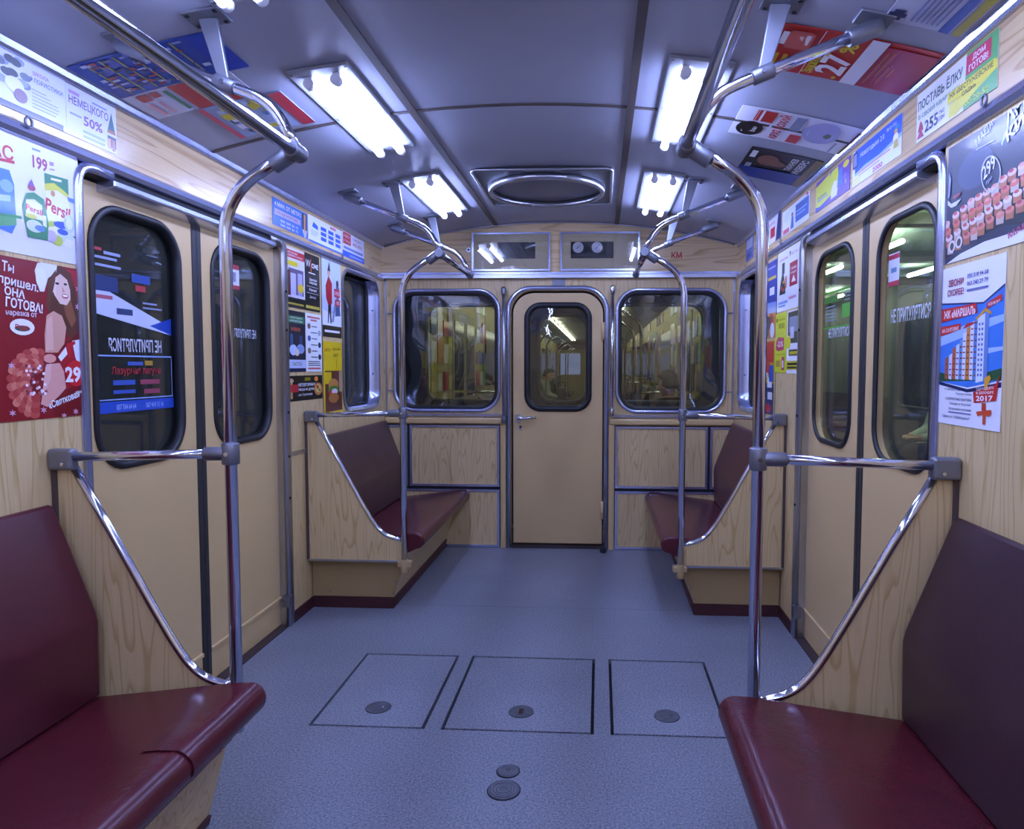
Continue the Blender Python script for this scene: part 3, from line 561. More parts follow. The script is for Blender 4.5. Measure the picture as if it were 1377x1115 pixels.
for (x1_, y1_), (x0_, y0_) in zip(fr_, bk_):
    for r_ in range(4):
        t_ = r_/3; x = x0_+(x1_-x0_)*t_; y = y0_+(y1_-y0_)*t_; kk += 1
        sv += [('p', [(x-5.2, y-2), (x+5.2, y-4), (x+4.8, y+8), (x-4.6, y+10)], ('#b87048', '#d8c0b0', '#c87c50')[kk % 3]), ('e', x, y-3, 5.6, 4.6, ('#e89078', '#f0dcd8', '#e07860', '#ecc8c0')[(kk*3) % 4]), ('e', x-1, y-5, 3, 2.4, ('#c04858', '#e8a090', '#d8584c')[kk % 3])]
for x, y in ((1287, 327), (1298, 321)): sv += [('e', x, y, 5.5, 8, '#f0e8e4'), ('e', x, y, 3, 5, '#4a4438')]
for i in range(28):
    a0, a1 = 2*math.pi*i/28, 2*math.pi*(i+1)/28
    if 2.6 < a0 < 3.6 and False: continue
    sv.append(('p', [(1341+13.4*math.cos(a0), 233+24*math.sin(a0)), (1341+13.4*math.cos(a1), 233+24*math.sin(a1)), (1341+12*math.cos(a1), 233+22*math.sin(a1)), (1341+12*math.cos(a0), 233+22*math.sin(a0))], '#c8d0e8'))
sv += [('t', '299', 1332, 241, 17, 19, WH, .02, .35), ('t', 'грн', 1336, 248, 8, 6, '#a8b4d8', .02, .3), ('t', 'МАFІА', 1320, 198, 24, 11, '#b8c0d8', .0, .4), ('p', [(1319, 201), (1344, 189), (1344, 190.5), (1319, 202.5)], '#b8c0d8'), ('p', [(1326, 184), (1338, 178), (1338, 179), (1326, 185)], '#b8c0d8'),
    ('t', 'АРГЕНТИНА', 1360, 174, 90, 22, '#d8dcec', .03, .35), ('t', 'КИЇВ', 1361, 194, 40, 20, '#d8dcec', .03, .35), ('t', 'МАFІА.UA', 1367, 318, 50, 8, '#c85a78', .02, .2), ('p', [(1278, 268), (1284, 272), (1300, 264), (1292, 274), (1284, 277), (1278, 274)], '#d8dcf0'), ('p', [(1278, 232), (1282, 240), (1281, 262), (1278, 266)], '#98a8d0'), ('p', [(1286, 262), (1298, 256), (1298, 260), (1287, 266)], '#a03848')]
poster_wall('R', 1.895, 1.33, 1.522, 1.822, '#222c48', pxs(fS, sv), 'dark blue poster of sushi rolls with price 299 on right wall', GW)
mv = [('p', [(0, .27), (.5, .24), (1, .29), (1, .82), (.72, .74), (0, .77)], '#3f7fd8'), ('p', [(0, .5), (1, .62), (1, .66), (.4, .62), (0, .58)], '#a8c8f4'), ('p', [(.5, .42), (1, .46), (1, .48), (.6, .47)], '#b8d0f4'), ('p', [(0, .27), (1, .29), (1, .36), (.75, .33), (.3, .31), (0, .33)], '#2c5a34'), ('p', [(0, .27), (.5, .23), (1, .28), (1, .25), (.5, .21), (0, .25)], NV), ('p', [(0, .78), (.70, .745), (1, .83), (1, .815), (.70, .735), (0, .77)], NV)]
for i, (u, h, c) in enumerate(((.10, .42, '#b0603c'), (.17, .44, '#d8d4e4'), (.23, .48, '#c8682c'), (.29, .50, '#c8d4f0'), (.35, .53, '#6f9ad0'), (.40, .57, '#e0e4f4'), (.46, .60, '#d88830'), (.52, .63, '#e8e8f4'), (.58, .66, '#5c8cd0'))):
    mv += [('p', [(u, .29), (u+.055, .285), (u+.055, h+.012), (u, h)], c)]
    mv += [('r', u+.008, .31+k*.035, u+.046, .318+k*.035, '#8a3828') for k in range(int((h-.31)/.035))]
mv += [('p', [(.63, .27), (.80, .29), (.80, .69), (.63, .66)], '#e4eaf8'), ('p', [(.74, .28), (.80, .29), (.80, .70), (.74, .70)], '#6a8cc8'), ('p', [(.60, .655), (.74, .71), (.83, .68), (.83, .665), (.74, .69), (.60, .64)], '#e0a030')]
mv += [('r', .65+c*.045, .31+k*.03, .675+c*.045, .325+k*.03, '#4a6ab0') for k in range(11) for c in range(2)]
mv += [('p', [(.02, .655), (.62, .685), (.60, .745), (.02, .74)], '#d02c24'), ('t', 'ЖК «МАРШАЛ»', .06, .675, .05, WH, {'w': .53, 'b': .03, 'rot': .02}), ('p', [(.01, .565), (.36, .60), (.36, .635), (.01, .625)], '#d02c24'), ('t', 'НА САЛТОВКЕ', .04, .585, .025, WH, {'w': .29, 'b': .02, 'rot': .05}), ('p', [(.76, .70), (.97, .74), (.97, .775), (.76, .735)], '#d02c24'), ('t', 'КОМФОРТ', .78, .715, .02, WH, {'w': .17, 'rot': .08}), ('p', [(.40, .60), (.56, .62), (.60, .635), (.46, .632)], '#c03030'),
    ('t', 'ЗВОНИ', .12, .875, .045, '#a02848', {'w': .26, 'b': .025}), ('t', 'СКОРЕЕ!', .11, .815, .042, '#a02848', {'w': .28, 'b': .02}), ('t', '050 518 94 58', .44, .905, .026, '#3c4a90', {'w': .32, 'b': .015}), ('t', '063 340 29 79', .44, .86, .026, '#3c4a90', {'w': .32, 'b': .015}), ('r', .44, .825, .77, .838, '#6a74ac'),
    ('p', [(.60, .215), (.93, .265), (.98, .32), (.94, .175), (.62, .15)], '#d02c28'), ('p', [(.78, .22), (.86, .30), (.84, .32), (.76, .30)], '#e8a830'), ('t', 'СДАЧА ДОМА', .65, .222, .02, WH, {'w': .26, 'rot': .08}), ('t', 'В ДЕКАБРЕ', .65, .200, .018, WH, {'w': .26, 'rot': .06}), ('t', '2017', .65, .162, .032, WH, {'w': .25, 'b': .03, 'rot': .05}), ('p', [(.66, .10), (.88, .12), (.88, .095), (.84, .08), (.80, .085), (.8, .03), (.76, .03), (.76, .085), (.68, .075)], '#d8502c'), ('p', [(.74, .155), (.80, .155), (.80, .11), (.74, .11)], '#c8402c'),
    ('t', 'м. «Дворец Спорта» 2 минуты', .12, .215, .018, '#30386c', {'w': .46}), ('t', 'Маршала Жукова', .32, .19, .016, '#30386c', {'w': .26}), ('t', '1-2 КОМНАТНЫЕ КВАРТИРЫ', .14, .155, .018, '#30386c', {'w': .44}), ('t', 'площадь от 36 до 66м²', .22, .125, .018, '#30386c', {'w': .36}), ('t', 'Автономное отопление', .2, .095, .016, '#30386c', {'w': .38}), ('r', .2, .075, .58, .083, '#6a70a0'), ('t', 'Цена от 13500грн/м²', .10, .038, .022, '#30386c', {'w': .46, 'b': .015})]
poster_wall('R', 1.903, 1.615, 1.105, 1.51, '#f2f2f8', mv, 'poster of high rise apartment block with 2017 ribbon on right wall', GW)
poster_wall('R', 2.088, 1.68, 1.895, 2.03, '#eef0ec', [('p', [(.60, 0), (.66, 0), (.58, 1), (.58, 0)], '#eef0ec'), ('p', [(.64, 0), (1, 0), (1, 1), (.66, 1)], '#5fae60'), ('p', [(.46, .30), (.72, .34), (1, .50), (1, .34), (.8, .22), (.54, .02), (.46, .04)], '#e0d83c'), ('t', 'ПОСТАВЬ ЁЛКУ', .02, .64, .24, '#2c5a4c', {'w': .60, 'b': .02}), ('t', 'В СВОЕЙ КВАРТИРЕ!', .03, .46, .11, '#4c8a68', {'w': .56}), ('r', .66, .60, .93, .94, '#d02858'), ('t', 'ДОМ', .73, .78, .12, WH, {'w': .14, 'b': .03}), ('t', 'ГОТОВ!', .69, .63, .12, WH, {'w': .21, 'b': .03}), ('r', .44, .32, .98, .52, '#e8dc30'), ('t', 'ЖК «БЕСТУЖЕВСКИЕ', .46, .40, .10, '#30301c', {'w': .50, 'b': .02}), ('t', 'САДЫ»', .62, .27, .09, '#30301c', {'w': .16, 'b': .02}), ('t', '255', .13, .10, .24, '#202c6c', {'w': .19, 'b': .02}), ('t', 'ТЫС', .335, .25, .08, '#202c6c', {'w': .07}), ('t', 'ГРН', .335, .13, .08, '#202c6c', {'w': .07}), ('t', '700-20-52', .62, .05, .10, '#d8e048', {'w': .3}),
    ('p', [(.02, .06), (.12, .06), (.08, .2), (.11, .2), (.07, .42), (.03, .2), (.06, .2)], '#b82858')], 'green and white new home advert in strip above right door edge', GB)
poster_wall('R', 2.594, 2.186, 1.897, 2.02, '#eef1fb', [('p', [(.06, .35), (.3, .42), (.6, .40), (1, .55), (1, 1), (.06, 1)], '#2f62d8'), ('p', [(.06, .35), (.3, .42), (.6, .40), (1, .55), (1, .45), (.5, .3), (.06, .28)], '#a8c4f4'), ('t', 'Новогодняя 2.0', .18, .68, .17, WH, {'w': .5, 'b': .01}), ('t', '28.12–7.01', .72, .82, .08, WH, {'w': .18}), ('r', .01, .5, .12, .97, '#22306c'), ('r', .03, .56, .1, .9, '#8898c8'), ('r', .02, .04, .18, .22, '#e4dc80'), ('r', .14, .30, .8, .34, '#e090b0'), ('r', .14, .22, .6, .25, '#c8a0c8'), ('t', '2000', .46, .03, .13, '#d04a80', {'w': .2, 'b': .02}), ('e', .90, .5, .05, .12, '#f6f6fc'), ('e', .9, .66, .03, .06, '#e0b050'), ('p', [(.86, .25), (.95, .25), (.93, .45), (.88, .45)], '#d0c060'), ('e', .92, .75, .04, .05, '#38a0c0')], 'blue and white winter advert in strip above right door', GB)
poster_wall('R', 3.018, 2.622, 1.902, 2.024, '#6f4aa8', [('p', [(0, .12), (.1, .1), (.42, .2), (.40, .5), (.46, .98), (.22, .9), (0, .85)], '#d6dc38'), ('p', [(.3, .16), (.7, .3), (.68, .98), (.5, .95), (.42, .8)], '#d6dc38'), ('p', [(0, 0), (.3, 0), (.38, .14), (.15, .1), (0, .16)], '#3a4ab0'), ('r', .06, .3, .38, .36, '#8fb0b0'), ('r', .06, .4, .34, .45, '#8fa060'), ('p', [(.48, .08), (.66, .1), (.72, .5), (.58, .6), (.5, .4)], '#f0f0f6'), ('p', [(.66, .3), (.82, .35), (.80, .85), (.70, .8)], '#4f7ad0'), ('e', .9, .85, .08, .1, '#e8dc40'), ('e', .88, .5, .05, .1, '#8a6ac8'), ('t', 'V', .88, .25, .14, '#e8e850')], 'yellow and purple advert in strip above right door', GB)
poster_wall('R', 3.555, 3.11, 1.90, 2.02, '#eceefa', [('r', .52, .2, .98, .86, '#3564b8'), ('r', .56, .56, .92, .62, '#9ab4ec'), ('r', .56, .42, .86, .48, '#9ab4ec'), ('e', .93, .95, .04, .05, '#d03850'), ('r', .04, .04, .28, .22, '#d86878'), ('r', .06, .5, .24, .86, '#dfe6fa'), ('p', [(.34, .08), (.46, .08), (.44, .5), (.38, .6)], '#5c78b8'), ('e', .4, .62, .04, .08, '#b09070')], 'white advert with blue square in right strip between pole and door', GB)
poster_wall('R', 3.965, 3.58, 1.905, 2.035, '#f0eef6', [('p', [(.72, 0), (1, 0), (1, 1), (.84, 1)], '#26346c'), ('t', 'ПРОДАЖА', .06, .72, .14, '#d05070', {'w': .6}), ('r', .44, .22, .68, .62, '#d83848'), ('r', .08, .5, .3, .54, '#d890a0')], 'white advert with red square seen just right of near pole', GB)
poster_wall('R', 4.42, 4.22, 1.905, 2.045, '#5a7ac8', [('r', .1, .5, .9, .9, '#c8d4f0'), ('r', .1, .1, .8, .3, '#2c48a0')], 'small blue advert at the far end of right strip', GB)
poster_wall('R', 3.632, 3.222, 1.53, 1.826, '#f0f0f8', [('r', .56, .36, .88, .74, '#b02030'), ('t', '3 ножа', .60, .62, .05, WH, {'w': .24, 'b': .02}), ('t', 'в подарок', .60, .55, .035, WH, {'w': .24}), ('p', [(.64, .42), (.82, .42), (.73, .53)], WH), ('t', 'ПОВАР №1', .08, .84, .04, '#d08090', {'w': .4}), ('t', 'ФОТОН', .62, .86, .04, '#d8a070', {'w': .28}), ('p', [(.54, .93), (.60, .93), (.57, .84)], '#6a4a30'), ('p', [(.12, .28), (.40, .28), (.36, .46), (.30, .60), (.27, .72), (.22, .60), (.16, .46)], '#2a3a34'), ('r', .22, .62, .34, .80, '#3a3a48'), ('e', .2, .4, .04, .03, '#c84030'), ('e', .3, .48, .04, .03, '#d8b040'), ('e', .28, .35, .05, .03, '#b8463c'), ('r', .38, .36, .44, .56, '#d87838'), ('r', .08, .12, .5, .16, '#88a8e0'), ('r', .08, .07, .4, .1, '#88a8e0'), ('r', .55, .16, .86, .2, '#e0a0b8')], 'white poster with decorated tree and red square by right door', GW)
poster_wall('R', 3.93, 3.645, 1.405, 1.81, '#2a3f9c', [('p', [(0, 0), (1, 0), (1, .36), (0, .38)], '#c87848'), ('p', [(0, .34), (1, .32), (1, .46), (0, .48)], '#8aa0e0'), ('t', 'ПРЕДЛОЖЕНИЕ', .1, .9, .03, WH, {'w': .8}), ('r', .2, .76, .95, .8, '#e0c030'), ('r', .5, .56, .85, .66, WH), ('e', .65, .24, .16, .08, '#a02830'), ('e', .4, .2, .2, .1, '#3a3040'), ('e', .75, .1, .16, .1, '#d8d8e8'), ('e', .3, .08, .2, .07, '#285a38')], 'blue poster with a laid table behind the near right pole', GW)
poster_wall('R', 3.652, 3.435, 1.225, 1.522, '#d6de2a', [('r', .1, .86, .2, .92, BK), ('t', 'ФОРА', .26, .87, .04, '#8a9018', {'w': .6}), ('r', .3, .74, .8, .83, '#a8ac20'), ('p', [(.1, .40), (.3, .36), (.8, .38), (.8, .58), (.3, .6), (.1, .52)], '#c0285c'), ('t', '-21%', .22, .43, .1, WH, {'w': .5, 'b': .02}), ('r', .1, .3, .9, .31, '#a0a418'), ('r', .12, .1, .5, .2, '#b8a040'), ('r', .62, .04, .86, .26, '#c83868'), ('r', .68, .08, .8, .2, '#f0d0e0')], 'yellow discount poster with pink -21% tag on right wall', GW)
poster_wall('R', 3.428, 3.224, 1.222, 1.52, '#f2f2f6', [('r', .08, .48, .98, .98, '#2c3028'), ('r', .2, .66, .9, .9, '#8890a8'), ('r', .3, .56, .6, .74, '#c8c8dc'), ('e', .16, .5, .18, .11, '#e8e020'), ('r', .2, .28, .96, .38, '#20201c'), ('r', .26, .3, .9, .35, '#d0b820'), ('r', 0, .06, 1, .2, '#d0c838'), ('r', .1, .13, .9, .17, '#30301c'), ('r', .1, .08, .9, .11, '#30301c')], 'poster with house photo and yellow spot next to discount poster', GW)
poster_wall('R', 3.91, 3.665, 1.0, 1.395, '#d0a838', [('r', 0, 0, 1, .42, '#28386c'), ('r', .3, .70, .95, .98, '#c83030'), ('e', .4, .62, .26, .1, '#d84038'), ('r', .1, .5, .5, .56, '#e8e0e0'), ('r', .45, .36, .85, .5, '#eeeef4'), ('r', .5, .2, .9, .3, '#e8e8f0'), ('r', .6, .44, .95, .66, '#2a58b8'), ('e', .5, .08, .3, .06, '#c02838')], 'red yellow and blue product poster behind the near right pole', GW)
# -- ceiling adverts
def swatches(n, cols, x0, y0, x1, y1, sz):
    return [('r', (q := random.uniform(x0, x1)), (p := random.uniform(y0, y1)), q+random.uniform(.4, 1)*sz, p+random.uniform(.3, .8)*sz, random.choice(cols)) for _ in range(n)]
poster_ceil('L', -1.165, -.765, 1.855, 2.07, '#2b50a8', [('r', .0, .82, 1, 1, '#1e46b4'), ('p', [(.06, .85), (.5, .87), (.96, .84), (.94, .96), (.5, .94), (.08, .97)], '#c8c234'), ('t', 'АКЦІЯ', .2, .87, .06, '#4a5a30', {'w': .6, 'b': .03})] + [('r', .05, .1+k*.1, .95, .112+k*.1, '#b8b440') for k in range(7)] + swatches(80, ['#c8d0e4', '#8a3a3a', '#a8b4d8', '#5a6478', '#b85040', '#30406a', '#6c88d0', '#8094c8'], .03, .03, .9, .76, .08), 'blue ceiling poster crowded with small goods, left side', )
poster_ceil('L', -1.165, -.83, 2.075, 2.25, '#cfcfe0', [('r', .0, .42, 1, .92, '#c83a32')] + [('r', .08, .5+k*.09, .92, .53+k*.09, '#e8a8a0') for k in range(4)] + [('r', .1, .34, .9, .38, '#2c7a40'), ('r', .05, .1, .3, .2, '#c04848'), ('r', .05, .22, .25, .3, '#b84040'), ('r', .4, .1, .9, .14, '#d898a8'), ('r', .4, .2, .9, .23, '#d898a8')], 'white and red ceiling poster, left side beside blue one')
poster_ceil('L', -1.04, -.76, 2.26, 2.54, '#a8b8d8', [('r', 0, 0, 1, .07, '#d04858'), ('r', .0, .84, 1, 1, '#b82c38')] + swatches(26, ['#e0cc28', '#4a78c0', '#e0cc28', '#c8d4e8', '#30405c', '#e8e8f0'], .02, .1, .8, .72, .2), 'yellow and blue ceiling poster, left side by lamp')
poster_ceil('R', 1.172, .765, 2.15, 1.885, '#c42a24', [('r', 0, .0, .92, .34, '#b83048')] + [('r', .05+.3*random.random(), .03+.012*k, .5+.45*random.random(), .036+.012*k, ('#d86890', '#e0a048', '#a03878')[k % 3]) for k in range(24)] + [('r', .0, .335, 1, .445, '#eceaf2'), ('t', 'НАШІ ДОПОМОГА', .06, .36, .06, '#c42a24', {'w': .86, 'b': .03}), ('t', '27', .14, .46, .20, WH, {'w': .46, 'b': .035}), ('e', .08, .5, .03, .015, '#e0d030'), ('t', '%', .64, .49, .10, '#e0d030', {'w': .22, 'b': .03}), ('t', 'Знижка', .08, .66, .08, '#e0d030', {'w': .4, 'b': .03}), ('t', 'до', .52, .62, .05, '#e0d030', {'w': .12, 'b': .03}), ('r', .0, .735, 1, .74, WH),
    ('p', [(.55, .80), (.60, .78), (.88, .78), (.92, .81), (.92, .93), (.86, .95), (.84, .99), (.64, .99), (.62, .95), (.55, .93)], '#d86860'), ('r', .62, .945, .88, .985, WH), ('r', .66, .80, .86, .83, WH), ('r', .7, .845, .82, .87, '#f0d8d8'), ('r', .06, .94, .42, .97, '#e0b030'), ('r', .06, .88, .42, .91, '#e0b030'), ('r', .06, .82, .36, .85, '#e0b030')], 'red ceiling poster with white 27% lettering, right side')
poster_ceil('R', 1.185, .77, 2.72, 2.447, '#e9e8f2', [('e', .30, .85, .26, .115, '#241c1c'), ('t', 'Salo', .14, .85, .06, WH, {'w': .34, 'b': .02}), ('t', 'bar', .2, .79, .05, WH, {'w': .22, 'b': .02}), ('r', .60, .70, .96, .86, '#c83028'), ('r', .60, .74, .96, .75, '#e9e8f2'), ('r', .60, .80, .96, .82, '#e9e8f2'), ('r', .60, .845, .96, .85, '#e9e8f2'), ('t', 'АРХІ КОХАЙ', .06, .585, .09, '#c03038', {'w': .88, 'b': .04}), ('r', .5, .46, .95, .54, '#8890a8'), ('r', .06, .40, .36, .50, '#cc3a40'), ('e', .58, .28, .36, .15, '#a8a8d0'), ('e', .58, .28, .28, .11, '#c0c0e0'), ('e', .55, .27, .16, .07, '#9090b8'), ('e', .55, .22, .08, .03, '#5c6a50'), ('r', .05, .1, .4, .12, '#a0a0b8'), ('r', .05, .0, .9, .03, '#5a2024')], 'white ceiling poster with black oval and red words, right side')
poster_ceil('R', 1.165, .885, 3.20, 2.828, '#26242e', [('r', 0, 0, 1, .10, '#8a7430'), ('p', [(0, .1), (.42, .1), (.36, 1), (0, 1)], '#1f3f94'), ('e', .68, .68, .18, .15, '#8a5a48'), ('e', .62, .55, .1, .14, '#8a5a48'), ('t', 'УНІВЕРС', .42, .16, .10, WH, {'w': .5, 'b': .02}), ('t', 'ТИЖНЕВ', .48, .30, .09, WH, {'w': .42, 'b': .02}), ('r', .1, .3, .3, .5, '#b89830'), ('r', .7, .88, .92, .96, WH), ('r', .35, .86, .5, .94, '#b0b0c0'), ('r', .05, .6, .3, .9, '#5c7cc8')], 'dark ceiling poster with a face, right side beyond the white one')
poster_ceil('R', 1.165, .975, 1.79, 1.35, '#c3c6dc', [('r', 0, .18, 1, .30, '#3050a8'), ('r', 0, .03, 1, .14, '#b8ac40'), ('r', .03, .82, .13, .95, '#28305c'), ('r', .06, .78, .10, .99, '#28305c')] + lines(.05, .36, .96, .74, 6, '#7078a8', .35, .1), 'white ceiling notice with blue stripe at top right of picture')

# ---------------------------------------------------------------- sliding doors
def door_leaf(s, n, y0, y1, sealy, lab, dec):
    t = thing('door_%d' % n, lab, None, (s*WD, (y0+y1)/2, .008), kind='structure')
    mp = lambda a, b, d=0: (s*(WD+d), a, b)
    sg = 1 if sealy > (y0+y1)/2 else -1
    wy0, wy1 = (2.02, 2.445) if y0 < 2.5 else (2.67, 3.12)
    wz0, wz1 = .935, 1.735
    hole = rrect(wy0, wy1, wz0, wz1, .12)
    a0, a1 = (y0, y1-.03) if sg > 0 else (y0+.03, y1)
    m = MB(); plate(m, [(a0, .008), (a1, .008), (a1, 1.80), (a0, 1.80)], [hole], mp, 0, .03); m.build('leaf', CREAM, t)
    b0, b1 = (y1-.03, y1-.0008) if sg > 0 else (y0+.0008, y0+.03)
    m = MB(); m.box(s*(WD-.004), s*(WD+.034), b0, b1, .008, 1.80); m.build('edge_seal', SEAL, t, .004)
    m = MB(); prism(m, [(s*WD, .125), (s*(WD-.007), .128), (s*(WD-.007), .140), (s*WD, .143)], a0, a1); m.build('kick_strip', CREAM, t)
    ga = [mp(a, b, 0) for a, b in hole]
    m = MB(); sweep(m, ga, [(-.009, -.034), (-.006, .004), (.0, .009), (.012, .009), (.017, .004), (.017, -.002), (.0, -.002)], (-s, 0, 0), True); m.build('window_gasket', RUB, t)
    m = MB(); plate(m, rrect(wy0+.003, wy1-.003, wz0+.003, wz1-.003, .117), [], mp, .026, .030); pn = m.build('pane', GL_SIDE, t)
    mq = lambda u, v, d: (s*(WD+.026)+d, (wy0+u*(wy1-wy0)) if s < 0 else (wy1-u*(wy1-wy0)), wz0+v*(wz1-wz0))
    draw(dec, mq, wy1-wy0, wz1-wz0, t, .0004, -s)
PT = 'НЕ ПРИТУЛЯТИСЯ'; SW = '#c8ccd8'
deco1 = [('p', [(.04, .60), (.04, .72), (.98, .565), (.98, .53)], '#c9cfe8'), ('p', [(.70, .565), (.98, .605), (.98, .53)], '#2446a8'), ('r', .10, .685, .34, .745, '#23386e'), ('r', .10, .655, .28, .67, '#b05868'), ('r', .32, .60, .5, .625, '#30406c'),
    ('r', .08, .84, .18, .852, '#b03038'), ('r', .20, .83, .38, .842, '#9aa4c8'), ('r', .08, .81, .34, .82, '#9aa4c8'), ('r', .08, .78, .38, .79, '#9aa4c8'), ('r', .5, .74, .72, .775, '#2c4c9c'), ('r', .54, .705, .66, .73, '#b03438'), ('r', .62, .655, .8, .663, '#8890b0'), ('r', .62, .635, .86, .643, '#8890b0'),
    ('t', PT, .22, .45, .055, SW, {'w': .62, 'flip': 1, 'b': .02}), ('r', .05, .43, .97, .436, '#8fa8dc'), ('r', .05, .255, .97, .26, '#8fa8dc'), ('r', .05, .255, .058, .43, '#8fa8dc'), ('r', .962, .255, .97, .43, '#8fa8dc'),
    ('r', .62, .395, .72, .415, '#b08a30'), ('r', .42, .395, .60, .41, '#4a62b0'), ('t', 'Лазурная лагуна', .24, .35, .04, '#a83038', {'w': .58, 'b': .02}), ('r', .25, .315, .5, .335, '#3c58ac'), ('r', .56, .315, .8, .335, '#9a4458'), ('r', .25, .28, .5, .295, '#3c58ac'), ('r', .6, .275, .8, .295, '#9a4458'),
    ('r', .04, .205, .98, .25, '#2850b8'), ('t', '057 764 64 64', .28, .215, .022, '#a8bcec', {'w': .22}), ('t', '067 410 15 16', .62, .215, .022, '#a8bcec', {'w': .22})]
deco2 = [('r', .34, .80, .56, .93, '#d8daea'), ('r', .34, .905, .56, .93, '#b03848'), ('r', .34, .80, .56, .822, '#b03848'), ('r', .4, .84, .5, .89, '#8890a8'), ('t', PT, .30, .545, .05, SW, {'w': .56, 'flip': 1, 'b': .02})]
deco3 = [('t', PT, .20, .55, .05, SW, {'w': .56, 'b': .02}), ('r', .04, .785, .96, .795, '#5ca838'), ('r', .04, .60, .96, .61, '#5ca838'), ('r', .56, .645, .92, .715, '#5cae3c'), ('r', .08, .735, .44, .77, '#4c8c38')] + lines(.1, .64, .44, .73, 5, '#8894a8', .35) + lines(.62, .73, .92, .78, 3, '#8894a8', .35)
deco4 = [('t', PT, .12, .58, .058, SW, {'w': .66, 'b': .02}), ('r', .05, .735, .25, .87, '#d8dae8'), ('r', .05, .735, .25, .755, '#b83a50'), ('r', .05, .845, .25, .865, '#b83a50'), ('r', .1, .79, .2, .81, '#6888a8')]
YS = 2.562
door_leaf(-1, 1, 1.86, YS, YS, 'near leaf of left sliding door, window with blue stickers', deco1)
door_leaf(-1, 2, YS, 3.24, YS, 'far leaf of left sliding door behind the near pole', deco2)
door_leaf(1, 3, YS, 3.24, YS, 'far leaf of right sliding door, window with green sticker', deco3)
door_leaf(1, 4, 1.86, YS, YS, 'near leaf of right sliding door with small square window sticker', deco4)
# ---------------------------------------------------------------- end wall
we = thing('wall_end', 'wood laminate end wall with door between two windows', None, (0, D, 0), kind='structure')
nt_ = [(-.318, 0)]+[(a, b) for a, b in reversed(rrect(-.318, .318, -1, 1.765, (.15, .15, 0, 0))) if b > 0]+[(.318, 0)]
WINS = [(-1.132, -.387), (.392, 1.136)]; EZ0, EZ1 = .937, 1.778
m = MB(); plate(m, [(-1.3, 0)]+nt_+[(1.3, 0), (1.3, 1.9), (-1.3, 1.9)], [rrect(a+.02, b-.02, EZ0+.02, EZ1-.02, .13) for a, b in WINS], PY(D), 0, .06); m.build('wall_panel', WOODV, we)
for s in (-1, 1):
    bx('corner_strip', s*1.172, s*1.186, D-.006, D, .905, 1.868, ALUB, we)
    for z in (1.61, 1.085): bx('joint_clip', s*1.138, s*1.186, D-.009, D-.001, z-.004, z+.004, ALUB, we)
    for z in (1.61, 1.085): bx('joint_clip', s*.352, s*.392, D-.004, D+.001, z-.003, z+.003, ALUB, we)
    bx('sill_strip', s*.375, s*1.186, D-.012, D, .908, .926, ALUB, we)
    m = MB(); prism(m, [(0, 0)]*0+[(s*1.19, .9), (s*.352, .9), (s*.352, .856), (s*1.19, .856)], D-.028, D); m.build('ledge', mat('ledge_laminate', '#d0b27c', .25), we, .012, 4)
    bx('door_side_post', s*.352, s*.388, D-.018, D, 0, .858, CREAM, we)
    # framed panels
    for nm, a, b, z0, z1 in (('framed_panel', .396, 1.018, .425, .848), ('framed_panel', 1.034, 1.192, .425, .848), ('lower_panel', .396, 1.192, .004, .405)):
        p_ = bx(nm, s*(a+.012), s*(b-.012), D-.012, D, z0+.012, z1-.012, WOODV, we)
        path = [(s*x, D-.012, z) for x, z in ((a+.008, z0+.008), (b-.008, z0+.008), (b-.008, z1-.008), (a+.008, z1-.008))]
        fm = MB()
        fm.box(s*a, s*b, D-.018, D, z0, z0+.016); fm.box(s*a, s*b, D-.018, D, z1-.016, z1)
        fm.box(s*a, s*(a+.016), D-.018, D, z0+.016, z1-.016); fm.box(s*(b-.016), s*b, D-.018, D, z0+.016, z1-.016)
        fm.build('panel_frame', ALUB, p_)
    bx('panel_gap', s*.392, s*1.192, D-.006, D, .0, .852, DARK, we)
# fascia
FY = D-.045
arc = [(x, zc(x)+.006) for x in [W-i*2*W/28 for i in range(29)]]
m = MB(); plate(m, [(-W, 1.876), (W, 1.876)]+arc, [], PY(FY), 0, .1); fa = m.build('fascia', WOODH, we)
bx('fascia_strip', -W, W, FY-.006, FY+.02, 1.868, 1.882, ALUB, we)
bx('fascia_underside', -W, W, FY+.002, D, 1.845, 1.868, ALU, we)
m = MB(); sweep(m, [(x, FY-.004, zc(x)-.006) for x in [-W+.03+i*2*(W-.03)/28 for i in range(29)]], circ(.006, 6), (0, 1, 0)); m.build('arch_moulding', ALU, we)
mpf = lambda u, v, d: (u, FY+d, v)
draw([('t', 'КМ', .757, 1.968, .043, '#b01824', {'w': .068, 'b': .03})], mpf, 1, 1, we, .0005, -1, False)
m = MB(); plate(m, circle(-.596, 2.031, .016, 16), [], PY(FY), -.004, 0); kl = m.build('lock_plate', ALU, we)
m = MB(); plate(m, circle(-.596, 2.033, .007, 12), [], PY(FY), -.0055, -.003); m.build('keyhole', DARK, kl)
pl_ = bx('number_plate', -.036, .052, D-.004, D+.001, 1.80, 1.842, CAST, we)
